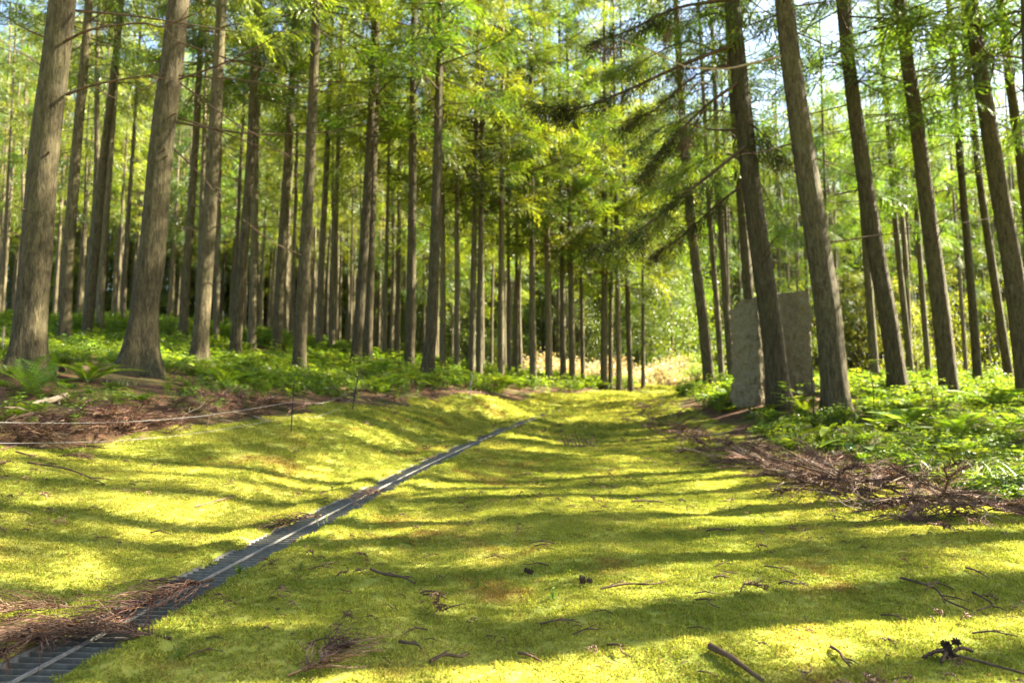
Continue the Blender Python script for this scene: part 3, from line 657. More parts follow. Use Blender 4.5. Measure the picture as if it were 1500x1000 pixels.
# unseen trees added outside the frame on the right to shade moss and left trunks
shade = [  # photo pixel on the moss and left trunks that the shade should cross, distance of the tree from it, stem, crown
 (1200, 738, 4.5, .30, 'thin'), (1250, 765, 6.5, .34, 'thin'), (1150, 815, 5.5, .28, 'thin'), (1000, 690, 8.5, .34, 'thin'), (1100, 715, 7.0, .3, 'thin'), (1200, 900, 5.0, .3, 'thin'),
 (850, 955, 11.5, .34, 'thin'), (1350, 970, 10.5, .34, 'mid'), (350, 950, 12.0, .34, 'mid'), (300, 690, 16.5, .34, 'thin'), (500, 640, 16.0, .34, 'thin'), (50, 300, 15.0, .34, 'mid'), (70, 120, 16.5, .34, 'mid'), (235, 60, 17.5, .34, 'mid')]
for i, (px, py, k, d, cr) in enumerate(shade):
    p = hit(px, py) if py > 560 else at(px, py, 8.2); x, y = p[0] + k * math.sin(SUN_AZ), p[1] + k * math.cos(SUN_AZ)
    if x / y < .8: print('shade tree in frame', i, x, y)
    z = float(gz0(x, y)); root = empty('cedar_tree', (x, y, z), rng.uniform(0, 6.28))
    link('trunk', FT[i % 6], root, scale=(d / .29, d / .29, 1)); link('crown', CROWN[cr, i % 3], root, (0, 0, 6.0), (0, 0, rng.uniform(0, 6.28)), (1, 1, .88) if py > 560 else (1.35, 1.35, 1.2))
    tag(root, 'unseen cedar past the right border, added to cast shade', 'tree', 'unseen cedars added past the right border for shade')

# leafy bright trees behind the pale bushes, branches down to the ground
def leafy_mesh(seed, h, rad, n, mat, leaf=(.10, .18), clump=.45):
    r = np.random.default_rng(seed); mb = MB(); nc = 70
    tube(mb, [(0, 0, -.3), (.05, 0, h * .4), (0, .05, h * .85)], [.12, .09, .03], 8, 1)
    cz = r.uniform(.06, 1, nc) * h; ca = r.uniform(0, 6.28, nc); cr = rad * np.sqrt(r.uniform(.1, 1, nc)) * (1 - (cz / h) ** 2 * .75) 
    C = np.c_[cr * np.cos(ca), cr * np.sin(ca), cz]
    for c in C[::2]: tube(mb, curve([(0, 0, max(.2, c[2] - .6)), c * [.5, .5, 1] - [0, 0, .2], c], 5), [.025, .018, .012, .01, .006], 4, 1)
    i = r.integers(0, nc, n); o = C[i] + r.normal(0, clump, (n, 3)) * [1, 1, .6]; o[:, 2] = np.maximum(o[:, 2], .05)
    v = blades(o, r.normal(0, 1, (n, 3)) - [0, 0, .3], nrm(r.normal(0, .6, (n, 3)) + [0, 0, 1]), r.uniform(*leaf, n), r.uniform(leaf[0] * .45, leaf[1] * .5, n), .1)
    mb.add(v, quads(n), 0, False); return mb.mesh('crown', [M[mat], M['dead']])
LT = [leafy_mesh(700 + i, 8, 2.6, 9000, 'yellow_leaf') for i in range(3)] + [leafy_mesh(720 + i, 8, 2.3, 5500, 'needle_lit', (.10, .18), .38) for i in range(2)]
for i, (px, D, s) in enumerate([(700, 47, .9), (760, 50, .8), (850, 46, .75), (905, 50, 1.0), (955, 44, .85), (985, 40, .8), (1010, 43, 1.0), (1055, 46, .9), (1120, 47, .8), (1180, 48, .9), (1260, 50, 1.0), (1330, 27, .5), (1450, 52, .95), (1520, 27, .5), (620, 52, .8), (1390, 44, .9)]):
    x = (px - 750) / F * D; z = float(gz0(x, D)); o = link('leafy_tree', LT[i % 3] if px < 1040 else LT[3 + i % 2], None, (x, D, z), (0, 0, i * 1.3), (s, s, s))
    tag(o, 'bright yellow-green leafy tree in the sun beyond the pale bushes' if 840 < px < 1030 else 'sunlit leafy understorey tree glowing between the far trunks', 'tree', 'leafy trees beyond the bushes' if 840 < px < 1030 else 'leafy understorey trees')

# pale bushes at the end of the path
def bush_mesh(seed, n=5200):
    r = np.random.default_rng(seed); mb = MB(); nc = 40
    a = r.uniform(0, 6.28, nc); e = np.arccos(r.uniform(.0, 1, nc)); q = r.uniform(.65, 1, nc)
    C = np.c_[np.cos(a) * np.sin(e) * 1.1, np.sin(a) * np.sin(e) * .9, np.cos(e) * .95 + .12] * q[:, None]
    for c in C: tube(mb, curve([(0, 0, -.1), c * [.4, .4, .6], c], 5), [.02, .015, .012, .008, .005], 4, 1)
    i = r.integers(0, nc, n); o = C[i] + r.normal(0, .15, (n, 3)); o[:, 2] = np.maximum(o[:, 2], .02)
    v = blades(o, r.normal(0, 1, (n, 3)) + [0, 0, .5], r.normal(0, 1, (n, 3)), r.uniform(.06, .11, n), r.uniform(.03, .05, n), .1)
    mb.add(v, quads(n), 0, False); return mb.mesh('bush', [M['pale_leaf'], M['dead']])
BM = [bush_mesh(800 + i) for i in range(3)]
blabs = [(795, 'small pale bush behind the wide grey cedar'), (826, 'pale bush behind the close dark and grey pair of cedars'), (862, 'cream bush right of the lonely thin dark cedar'), (900, 'cream bush between the dark row of cedars'), (932, 'pale bush behind the last thin cedar of the row'), (962, 'rounded cream bush glowing in the sun at the end of the path'), (990, 'brightest white-lit bush at the right end of the pale hedge')]
for i, (px, lab) in enumerate(blabs):
    D = 35.5 + (i % 3) * .8 if px < 950 else 34.0; x = (px - 750) / F * D; z = float(gz0(x, D)); s = [1.25, 1.35, 1.3, 1.4, 1.25, 1.2, 1.35][i]
    o = link('bush', BM[i % 3], None, (x, D, z - .05), (0, 0, i * 2.1), (s, s, s * .95)); tag(o, lab, 'bush', 'pale bushes at the end of the path')
o = link('bush', leafy_mesh(850, 1.0, .8, 1800, 'herb', (.06, .1), .2), None, ((1022 - 750) / F * 31, 31, float(gz0((1022 - 750) / F * 31, 31)) - .05)); tag(o, 'small grey-green shaded bush left of the curved cedar', 'bush')

# far wood: one mass of foliage and stems beyond the countable trees
def wood_template(seed):
    global rng
    k = rng; rng = np.random.default_rng(seed); mb = MB(); n = 26
    o = rng.normal(0, .55, (n, 3)); d = rng.normal(0, 1, (n, 3)); place_sprays(mb, o, d, rng.uniform(.8, 1.4, n), SPR_LO, 0, .1); rng = k
    return template('foliage_clump', mb, [M['needle_lit'] if seed % 2 else M['yellow_leaf']])
n = 4800
a = rng.uniform(-.82, .82, n); D = rng.uniform(58, 95, n); x = np.tan(a) * D * .95; hh = 26 * rng.uniform(0, 1, n) ** 1.2
TP = []
for i in range(2):
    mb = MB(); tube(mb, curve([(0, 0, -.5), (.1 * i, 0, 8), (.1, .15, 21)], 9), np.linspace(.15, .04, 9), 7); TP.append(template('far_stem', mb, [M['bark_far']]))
FW = [wood_template(900 + i) for i in range(4)] + TP; n2 = 760; a2 = rng.uniform(-.74, .74, n2); D2 = rng.uniform(46, 88, n2); x2 = np.tan(a2) * D2; k2 = (np.abs(x2 - D2 * .2) > D2 * .06) | (D2 > 50)
x2, D2 = x2[k2], D2[k2]; n2 = len(x2); z2 = gz0(x2, D2)
o = scatter('far_wood', np.vstack([np.c_[x, D, gz0(x, D) + hh], np.c_[x2, D2, z2]]), np.vstack([rng.uniform(0, 6.28, (n, 3)), np.c_[rng.normal(0, .02, (n2, 2)), rng.uniform(0, 6.28, n2)]]), np.r_[rng.uniform(1.0, 1.8, n), rng.uniform(.8, 1.1, n2)], np.r_[rng.integers(0, 4, n), rng.integers(4, 6, n2)], FW)

# ------------------------------------------------------------------ ferns and herbs
def fern_mesh(seed, nf=8, L=.6, pairs=21, mat='fern', arch=.9):
    r = np.random.default_rng(seed); mb = MB(); V = []
    for k in range(nf):
        a = k * 6.283 / nf + r.normal(0, .25); l = L * r.uniform(.7, 1.15); t = np.linspace(0, 1, 12); el = r.uniform(.55, 1.15)
        rr = l * (np.sin(el) * 0 + t * math.cos(el) + .35 * t * t); zz = l * (t * math.sin(el) * 1.25 - arch * .62 * t * t)
        P = np.c_[rr * math.cos(a), rr * math.sin(a), zz]; tube(mb, P, np.linspace(.004, .0012, 12), 3, 1, False)
        T, _, _ = frames(P); sd = nrm(np.cross(T, [0, 0, 1.]))
        u = np.linspace(.14, .99, pairs); i = np.minimum((u * 11).astype(int), 10); w = (u * 11 - i)[:, None]; o = P[i] * (1 - w) + P[i + 1] * w
        pl = l * .30 * np.sin(np.pi * np.clip(u * .86 + .14, 0, 1)) ** .8
        for s in (-1, 1):
            d = sd[i] * s + T[i] * .45 + [0, 0, -.12]; nn = nrm(np.cross(T[i], sd[i] * s) * s + r.normal(0, .12, (pairs, 3)))
            V.append(blades(o, d, nn, pl, l * .042, .12))
    V = np.concatenate(V); mb.add(V, quads(len(V)), 0, False); return mb.mesh('fern', [M[mat], M[mat]])
def herb_mesh(seed, n=26, h=.3, leaf=.09, mat='herb'):
    r = np.random.default_rng(seed); mb = MB(); V = []
    for k in range(6):
        a = r.uniform(0, 6.28); b = r.uniform(.05, .5) * h; P = curve([(0, 0, 0), (b * .5 * math.cos(a), b * .5 * math.sin(a), h * .5), (b * math.cos(a), b * math.sin(a), h * r.uniform(.7, 1.1))], 5); tube(mb, P, np.linspace(.003, .0015, 5), 3, 1, False)
        m = n // 6 + 2; i = r.integers(1, 5, m); o = P[i]; aa = r.uniform(0, 6.28, m); d = np.c_[np.cos(aa), np.sin(aa), r.uniform(-.3, .35, m)]
        L_ = leaf * r.uniform(.6, 1.3, m); st = o + nrm(d) * L_[:, None] * .3
        V.append(blades(st, d, nrm(r.normal(0, .35, (m, 3)) + [0, 0, 1]), L_, L_ * .62, .15))
    V = np.concatenate(V); mb.add(V, quads(len(V)), 0, False); return mb.mesh('herb', [M[mat], M[mat]])
FERN = [fern_mesh(1000 + i, 7 + i % 3, .55 + .05 * i) for i in range(4)]
HERB = [herb_mesh(1050 + i, 30, .28 + .05 * i, .07 + .012 * i) for i in range(4)]
TF = [bpy.data.objects.new('fern_source', m) for m in FERN]; TH = [bpy.data.objects.new('herb_source', m) for m in HERB]
def bed_points(n, dmax, poly, edge, margin, near_pow=1.6, px_lo=-260, px_hi=1900):
    D = 4 + (dmax - 4) * rng.uniform(0, 1, n) ** near_pow; px = rng.uniform(px_lo, px_hi, n); x = (px - 750) / F * D
    m = inside(poly, x, D) & (edge_dist(edge, x, D) > margin * rng.uniform(.3, 1.6, n)); return x[m], D[m]
for nm, poly, edge, nF, nH, mg in (('left_undergrowth', L_poly, L_edge, 7000, 21500, .6), ('right_undergrowth', R_poly, R_edge, 7800, 22000, .18)):
    nm = 'undergrowth'
    x1, y1 = bed_points(nF, 45, poly, edge, mg * 1.5); x2, y2 = bed_points(nH, 40, poly, edge, mg * .8)
    dens = vnoise(x1 * .6, y1 * .6) > -.25; x1, y1 = x1[dens], y1[dens]; dens = (vnoise(x2 * .9 + 4, y2 * .9) > -.18) & ((x2 > 0) | (y2 > 9.5) | (rng.uniform(0, 1, len(x2)) < .8)); x2, y2 = x2[dens], y2[dens]; dens = (x1 > 0) | (y1 > 9.5) | (rng.uniform(0, 1, len(x1)) < .35); x1, y1 = x1[dens], y1[dens]
    ok = lambda x, y: (np.min(np.hypot(x[:, None] - np.array(tree_xy)[None, :, 0], y[:, None] - np.array(tree_xy)[None, :, 1]), 1) > np.where((np.hypot(x + 4.98, y - 9.4) < .9) | (np.hypot(x - 5.4, y - 13.3) < .55), 2, .28))
    k1, k2 = ok(x1, y1), ok(x2, y2); x1, y1, x2, y2 = x1[k1], y1[k1], x2[k2], y2[k2]
    x, y = np.r_[x1, x2], np.r_[y1, y2]; n = len(x); idx = np.r_[rng.integers(0, 4, len(x1)), rng.integers(4, 8, len(x2))]
    near = np.clip(y / 14, .6, 1.5); sc = rng.uniform(.4, .9, n) * near * np.where(idx < 4, .68, .9)
    scatter(nm, np.c_[x, y, gz0(x, y) - .01], np.c_[rng.normal(0, .15, (n, 2)), rng.uniform(0, 6.28, n)], sc, idx, TF + TH)

# single ferns and plants that stand out
def put(name, me, px, py, s, label, cat, group=None, rz=None, sink=0.0):
    p = hit(px, py); o = link(name, me, None, (p[0], p[1], p[2] - sink), (0, 0, rng.uniform(0, 6.28) if rz is None else rz), (s, s, s)); return tag(o, label, cat, group)
put('fern', fern_mesh(1100, 6, .62, 17, 'fern', .6), 48, 578, .75, 'bright green fern at the foot of the thick left-edge trunk', 'fern', rz=.6)
put('fern', FERN[1], 130, 562, .8, 'low fern left of the flared root foot', 'fern')
put('fern', FERN[2], 330, 568, .7, 'small fern right of the flared cedar foot', 'fern')
put('fern', FERN[3], 1080, 588, .9, 'light fern clump left of the left standing stone', 'fern')
put('fern', FERN[0], 1050, 590, .9, 'light fern nearest the path end on the right bank', 'fern')
put('fern', FERN[2], 1180, 605, .8, 'fern between the stones and the stout cedar', 'fern')
put('fern', FERN[3], 1460, 600, 1.1, 'large fern at the right edge below the dark trunk', 'fern')
put('fern', FERN[1], 1330, 625, 1.0, 'sunlit fern in front of the grey lit cedar', 'fern')
put('fern', FERN[0], 1405, 640, 1.0, 'broad fern in front of the third big trunk', 'fern')
def big_leaf(seed, n, L, W, h, mat):
    r = np.random.default_rng(seed); mb = MB()
    for k in range(n):
        a = r.uniform(0, 6.28) ; l = L * r.uniform(.7, 1.15); t = np.linspace(0, 1, 7); d = np.array([math.cos(a), math.sin(a)])
        st = curve([(0, 0, 0), (d[0] * .06, d[1] * .06, h * .6), (d[0] * .12, d[1] * .12, h * r.uniform(.7, 1.1))], 4); tube(mb, st, .004, 4, 1, False)
        c = np.c_[st[-1][0] + d[0] * t * l, st[-1][1] + d[1] * t * l, st[-1][2] + l * (.35 * t - .55 * t * t)]; w = W * np.sin(np.pi * np.clip(t * .93 + .05, 0, 1)) ** .7; sdv = np.array([-d[1], d[0], 0])
        V = np.stack([c + sdv * w[:, None] + [0, 0, .02], c, c - sdv * w[:, None] + [0, 0, .02]], 1).reshape(-1, 3); i = np.arange(6)[:, None] * 3 + np.arange(2)[None]; i = i.ravel(); mb.add(V, np.stack([i, i + 1, i + 4, i + 3], -1))
    return mb.mesh('plant', [M[mat], M[mat]])
put('leafy_plant', big_leaf(1200, 7, .34, .06, .22, 'herb'), 1222, 655, 1, 'broad-leaved plant with long pale leaves at the bank edge below the stout cedar', 'plant')
put('leafy_plant', big_leaf(1201, 6, .26, .06, .16, 'yellow_leaf'), 1175, 640, 1, 'yellowish broad-leaved plant left of the long-leaved one', 'plant')
put('leafy_plant', big_leaf(1202, 6, .24, .07, .14, 'yellow_leaf'), 1255, 668, 1, 'low yellow-green plant in front of the long-leaved one', 'plant')
put('leafy_plant', big_leaf(1203, 6, .22, .05, .14, 'herb'), 600, 572, 1.2, 'wide-leaved plant before the dark wide-footed cedar', 'plant')
for i, (px, py) in enumerate([(283, 921), (278, 905), (440, 838), (265, 968), (352, 843), (700, 860), (810, 880)]):
    put('seedling', herb_mesh(1250 + i, 5, .05, .022, 'herb'), px, py, 1, 'tiny green seedling sprouting from the shaded moss near the drain' if px < 500 else 'tiny green seedling on the open moss right of the bent dark stick', 'seedling', 'seedlings in the moss near the drain' if px < 500 else 'seedlings on the open moss')
def sapling(seed, h, leaf, mat):
    r = np.random.default_rng(seed); mb = MB(); tube(mb, curve([(0, 0, -.05), (.04, .02, h * .5), (-.02, .05, h)], 8), np.linspace(.010, .004, 8), 5, 1); V = []
    for k in range(9):
        z = h * (.35 + .65 * k / 8); a = k * 2.4; d = np.array([math.cos(a), math.sin(a), .15]); l = r.uniform(.16, .3); tube(mb, [(0, .02, z), np.array([0, .02, z]) + d * l], .003, 3, 1, False)
        m = 7; t = np.linspace(.3, 1, m)[:, None]; o = np.array([0, .02, z]) + d * l * t; s = np.where(np.arange(m) % 2, 1, -1)[:, None]; dd = d * .5 + np.array([-d[1], d[0], 0]) * s + r.normal(0, .15, (m, 3))
        V.append(blades(o, dd, nrm(r.normal(0, .25, (m, 3)) + [0, 0, 1]), leaf * r.uniform(.8, 1.2, m), leaf * .5, .15))
    V = np.concatenate(V); mb.add(V, quads(len(V)), 0, False); return mb.mesh('sapling', [M[mat], M['dead']])
put('sapling', sapling(1300, .85, .12, 'yellow_leaf'), 1280, 610, 1, 'young sapling with glowing yellow leaves between stout and grey lit cedars', 'sapling', rz=.4)
put('sapling', sapling(1301, .6, .10, 'herb'), 1370, 612, 1, 'leafy sapling in front of the third big trunk on the right', 'sapling', rz=1.0)
put('sapling', sapling(1302, .5, .11, 'herb'), 1160, 605, 1, 'small sapling at the foot of the right standing stone', 'sapling', rz=2.0)
put('sapling', sapling(1303, .45, .09, 'herb'), 530, 560, 1, 'small leafy shoot at the foot of the twin trunks', 'sapling', rz=2.0)
def grass_mesh(seed, n, L):
    r = np.random.default_rng(seed); mb = MB()
    for k in range(n):
        a = r.uniform(0, 6.28); d = np.array([math.cos(a), math.sin(a)]); l = L * r.uniform(.6, 1.2); t = np.linspace(0, 1, 9); b = r.normal(0, .07, 2)
        c = np.c_[b[0] + d[0] * l * .75 * t ** 1.4, b[1] + d[1] * l * .75 * t ** 1.4, l * (1.5 * t - 1.45 * t * t)]; w = .0055 * (1 - t) ** .5; sdv = np.array([-d[1], d[0], 0])
        V = np.stack([c + sdv * w[:, None], c - sdv * w[:, None]], 1).reshape(-1, 3); i = np.arange(8) * 2; mb.add(V, np.stack([i, i + 1, i + 3, i + 2], -1))
    return mb.mesh('grass_clump', [M['grass']])
put('grass_clump', grass_mesh(1400, 26, .42), 1425, 705, 1, 'arching pale grass clump over the brush heap at right', 'grass')
put('grass_clump', grass_mesh(1401, 16, .34), 1370, 700, 1, 'thinner arching grass tuft left of the pale clump', 'grass')
put('grass_clump', grass_mesh(1402, 14, .34), 1490, 725, 1, 'grass tuft on the brush heap at the right edge', 'grass')
put('grass_clump', grass_mesh(1403, 12, .12), 492, 768, 1, 'tiny grass tuft on the right rim of the drain', 'grass')
put('grass_clump', grass_mesh(1404, 18, .22), 185, 565, 1, 'grass tuft on the flared cedar roots', 'grass')

# ------------------------------------------------------------------ dried fronds, twigs, litter
def frond_mesh(seed, L=.5, n=34, sl=.22, sweep=.8, thick=.006, rough=1.0, flat=.03):
    """fallen brown cedar frond: stem plus many rope-like strands"""
    r = np.random.default_rng(seed); mb = MB(); St = curve([(0, 0, .012), (L * .35, r.normal(0, .03), .03), (L * .7, r.normal(0, .04), .03), (L, r.normal(0, .05), .015)], 14)
    tube(mb, St, np.linspace(thick, thick * .35, 14), 6, 1)
    for k in range(int(n * 1.7)):
        u = r.uniform(.12, 1) * 12.9; i = int(u); o = St[i] * (1 - u + i) + St[i + 1] * (u - i); sd_ = r.choice([-1, 1]); l = sl * r.uniform(.3, 1.25)
        d0 = nrm(np.array([.5, sd_ * r.uniform(.1, 1.1), r.uniform(0, .4)])); d1 = nrm(np.array([1.0, sd_ * r.uniform(-.5, .8) * sweep, -.15]) + r.normal(0, .25, 3))
        P = curve([o, o + d0 * l * .35, o + d0 * l * .5 + d1 * l * .3, o + d0 * l * .55 + d1 * l * .62], 15); P += r.normal(0, .0022, P.shape); P[:, 2] = np.maximum(P[:, 2], .003)
        rad = .0021 * (1 - np.linspace(0, .7, 15)) * rough * np.where(np.arange(15) % 2, 1.6, .7); tube(mb, P, rad, 4, 0)
    return mb.mesh('dried_frond', [M['frond'], M['dead']])
def twig_mesh(seed, L, r0, forks=2, bend=.06, mat='dead'):
    r = np.random.default_rng(seed); mb = MB(); P = curve([(0, 0, r0), (L * .4, r.normal(0, bend) * L, r0 + .008), (L * .7, r.normal(0, bend) * L, r0 + .004), (L, r.normal(0, bend) * L * 1.5, r0)], 12); tube(mb, P, np.linspace(r0, r0 * .5, 12), 6, jit=.15)
    for k in range(forks):
        i = r.integers(3, 10); s = r.choice([-1, 1]); l = L * r.uniform(.12, .3); tube(mb, [P[i], P[i] + [l * .5, s * l * .4, .004], P[i] + [l, s * l * .6, .002]], [r0 * .6, r0 * .45, r0 * .2], 5)
    return mb.mesh('twig', [M[mat]])
def lay(name, me, p0, p1, label, cat, group=None, s=1.0, lift=.0):
    """put a mesh that runs along +X from p0 towards p1 (photo pixels)"""
    a, b = hit(*p0), hit(*p1); d = b - a; o = link(name, me, None, a + [0, 0, lift], (0, -math.atan2(d[2], math.hypot(d[0], d[1])), math.atan2(d[1], d[0])), (s, s, s)); return tag(o, label, cat, group)
def plen(p0, p1): return float(np.linalg.norm(hit(*p1) - hit(*p0)))
fr = [((312, 856), (110, 925), 'long dried cedar frond lying along the drain grating, stem end up', 70, .26), ((118, 900), (-10, 905), 'reddish dried frond on the sunlit moss left of the drain', 46, .20),
      ((250, 945), (60, 935), 'matted brown frond across the near end of the drain', 70, .2), ((60, 930), (-15, 990), 'dark dried frond in the lower left corner over the drain', 46, .22), ((150, 925), (-10, 960), 'tangled brown frond between the corner frond and the grating', 60, .22),
      ((420, 1000), (525, 955), 'dried cedar fan lying on the moss at the bottom edge', 44, .16), ((620, 878), (660, 905), 'small dark withered frond on the shaded moss', 16, .10), ((700, 640), (735, 655), 'small rusty frond at the rim of the drain bend', 14, .2),
      ((10, 680), (-30, 700), 'orange-brown frond at the left border on the moss', 20, .2), ((85, 672), (125, 678), 'rusty leaf litter frond below the cord', 22, .18), ((470, 760), (395, 785), 'brown twiggy frond bunch caught on the drain', 22, .24), ((560, 722), (520, 738), 'brown frond lying on the drain further back', 14, .2),
      ((640, 672), (610, 680), 'tiny brown frond on the drain edge', 8, .1), ((1085, 873), (1125, 872), 'short red-brown frond on the sunny moss', 12, .07), ((1140, 862), (1178, 868), 'dark little frond beside the red-brown one', 8, .06)]
for i, (a, b, lab, n, sl) in enumerate(fr):
    L = plen(a, b); on_drain = 'drain' in lab
    lay('dried_frond', frond_mesh(1500 + i, L * .9, n, sl, .8, .007 if L > .4 else .004), a, b, lab, 'dried frond', 'fallen dried cedar fronds', 1, .012 if on_drain else .01)
# frond with upright prongs
mb = MB()
for k in range(9):
    x0 = -.2 + .05 * k; tube(mb, curve([(x0, 0, .01), (x0 - .02, .02, .09), (x0 - .06, .0, .15 + .05 * math.sin(k * 1.7))], 7), np.linspace(.010, .004, 7), 5)
tube(mb, [(-.25, 0, .012), (0, .01, .02), (.32, 0, .01)], [.008, .012, .006], 6)
p = hit(850, 655); o = mb.obj('dried_frond', M['frond']); o.location = p; tag(o, 'brown frond with upright curved prongs in the middle of the path', 'dried frond')
tw = [((543, 838), (612, 858), .008, 'dark bent stick on the shaded moss in the near centre'), ((1040, 955), (1120, 1006), .013, 'thick straight brown stick at the bottom edge'), ((1320, 850), (1420, 900), .006, 'long thin stick on the right foreground moss'),
      ((880, 866), (978, 857), .005, 'pale brown twig lying level in the sun patch'), ((925, 737), (972, 738), .007, 'dark curved twig on the edge of a sun stripe'), ((1035, 780), (1078, 780), .006, 'flat dark twig in the sun right of the path centre'), ((1120, 832), (1168, 845), .004, 'thin reddish twig on the bright moss'),
      ((1218, 953), (1245, 982), .006, 'short grey-brown twig right of the thick stick'), ((615, 873), (640, 871), .005, 'short dark twig beside the withered frond'), ((585, 945), (620, 955), .006, 'small dark twig on the near moss'), ((630, 975), (690, 965), .007, 'brown forked twig at the bottom edge near the centre'), ((760, 962), (790, 975), .006, 'short dark stick at the bottom centre'),
      ((790, 918), (848, 913), .004, 'faint thin twig on shaded moss right of centre'), ((1415, 835), (1450, 850), .005, 'dark twig near the right border on yellow moss'), ((1425, 872), (1450, 900), .006, 'stubby twig at the right beside the long thin stick'), ((40, 680), (150, 712), .008, 'long dark twig on the left moss bank'), ((285, 745), (345, 728), .006, 'thin curved stick on the left moss bank near the drain'),
      ((1455, 750), (1520, 760), .008, 'dark stick at the right border below the brush heap'), ((1290, 905), (1330, 912), .004, 'slight twig in the right foreground shade'), ((1045, 850), (1068, 849), .005, 'tiny dark twig in the bright sun patch')]
for i, (a, b, r0, lab) in enumerate(tw):
    lay('twig', twig_mesh(1600 + i, plen(a, b), r0, 2 if r0 < .01 else 0, .07 if r0 < .01 else .01), a, b, lab, 'twig', 'fallen twigs on the moss', 1, .008)
sm = [twig_mesh(1700 + i, .08, .0022, 2, .06) for i in range(5)] 
for i in range(70):
    px, py = rng.uniform(0, 1500), 660 + 340 * rng.uniform(0, 1) ** .8; p = hit(px, py)
    if bed(p[:1], p[1:2])[0] or gdist(p[:1], p[1:2])[0] < .2: continue
    s = rng.uniform(.6, 1.9); o = link('twig', sm[i % 5], None, (p[0], p[1], p[2] + .006), (0, 0, rng.uniform(0, 6.28)), (s, s, s)); tag(o, 'tiny broken brown twig scattered on the moss', 'twig', 'tiny broken twigs strewn over the moss')
LB = [bpy.data.objects.new('litter_bit', twig_mesh(1750 + i, .045, .0016, 1, .12)) for i in range(2)] + [bpy.data.objects.new('litter_bit', frond_mesh(1760 + i, .05, 4, .04, 1.2, .0015, .8)) for i in range(2)]
n = 9000; D = np.exp(rng.uniform(math.log(2), math.log(14), n)); x = rng.uniform(-1, 1, n) * (D * .74 + .5)
k = (~bed(x, D)) & (gdist(x, D) > .02) & (vnoise(x * 1.1 + 3, D * 1.1) + .5 * vnoise(x * 3, D * 3) > rng.uniform(-.1, .55, n)); x, D = x[k], D[k]; n = len(x)
scatter('needle_litter', np.c_[x, D, ground_z(x, D) + .008], np.c_[rng.normal(0, .15, (n, 2)), rng.uniform(0, 6.28, n)], rng.uniform(.4, 1.2, n) * np.clip(D / 6, 1, 1.6), rng.integers(0, 4, n), LB)
# cones with stem
def cone_cluster(seed, n):
    r = np.random.default_rng(seed); mb = MB()
    for k in range(n):
        c = np.array([r.normal(0, .016), r.normal(0, .016), .02 + .008 * k]); m = 26; i = np.arange(m); z = 1 - 2 * (i + .5) / m; a = i * 2.4; rr = np.sqrt(1 - z * z); d = np.c_[rr * np.cos(a), rr * np.sin(a), z]
        v = blades(c + d * .004, d + r.normal(0, .2, (m, 3)), nrm(np.cross(d, [.3, .2, 1])), .014, .010, -.1); mb.add(v, quads(m), 0, False)
        tube(mb, [c - [0, 0, .008], c, c + [0, 0, .008]], [.003, .007, .003], 6)
    return mb
p = hit(1392, 966); root = empty('cedar_sprig', p); mb = cone_cluster(5, 5); mb.obj('cone', M['cone'], root); mb = MB()
tube(mb, curve([(0, 0, .02), (.07, -.07, .014), (.14, -.15, .008)], 8), np.linspace(.005, .004, 8), 6); mb.obj('stem', M['dead'], root)
mb = MB()
for ang, l in ((3.3, .10), (3.9, .09), (.45, .12), (2.9, .06)):
    P = curve([(0, 0, .02), (math.cos(ang) * l * .5, math.sin(ang) * l * .5, .03), (math.cos(ang) * l, math.sin(ang) * l, .012)], 13); tube(mb, P, .006 * np.where(np.arange(13) % 2, 1.2, .7), 6)
mb.obj('strand', M['cone'], root); tag(root, 'dark cone cluster with stem and scaly strands in the lower right corner', 'cone sprig')
p = hit(858, 858); mb = cone_cluster(9, 3); o = mb.obj('cedar_cone', M['dead']); o.location = p; tag(o, 'small knobbly cones beside the pale level twig', 'cone')
p = hit(777, 845); mb = cone_cluster(11, 2); o = mb.obj('cedar_cone', M['cone']); o.location = p; tag(o, 'tiny black cones on the moss left of the sun patch', 'cone')

# brush and leaf litter heaps along the bed edges: uncountable
TFR = [bpy.data.objects.new('litter_source', frond_mesh(1800 + i, .38, 16, .16, 1.2, .006, 1.3)) for i in range(3)] + [bpy.data.objects.new('litter_twig', twig_mesh(1810 + i, .45, .006, 3, .15, 'dead' if i else 'pale_wood')) for i in range(3)]
def heap(edge, n, w, hgt, lo, hi, off, dq=.55):
    t = rng.uniform(lo, hi, n) * (len(edge) - 1); i = np.minimum(t.astype(int), len(edge) - 2); f = (t - i)[:, None]; p = edge[i] * (1 - f) + edge[i + 1] * f
    tan = nrm(edge[i + 1] - edge[i]); nor = np.c_[-tan[:, 1], tan[:, 0]] * off; q = rng.normal(0, .35, n); p = p + nor * ((q + dq) * w)[:, None]
    hh = hgt * np.exp(-q ** 2 * 3) * rng.uniform(0, 1, n) * np.clip(.7 + vnoise(p[:, 0] * 1.4, p[:, 1] * 1.4), .2, 1.3); return np.c_[p, gz0(p[:, 0], p[:, 1]) + hh]
P1 = np.vstack([heap(L_edge, 240, .6, .10, 0, .42, 1), heap(L_edge, 90, .4, .04, .45, 1, 1)]); P2 = np.vstack([heap(R_edge, 240, .8, .14, .05, .62, -1, .75), heap(R_edge, 210, .6, .24, .62, 1, -1, .95)])
for P in (P1, P2):
    n = len(P); scatter('brush_litter', P, np.c_[rng.normal(0, .25, (n, 2)), rng.uniform(0, 6.28, n)], rng.uniform(.6, 1.2, n), rng.choice(6, n, p=[.24, .24, .24, .12, .08, .08]), TFR)

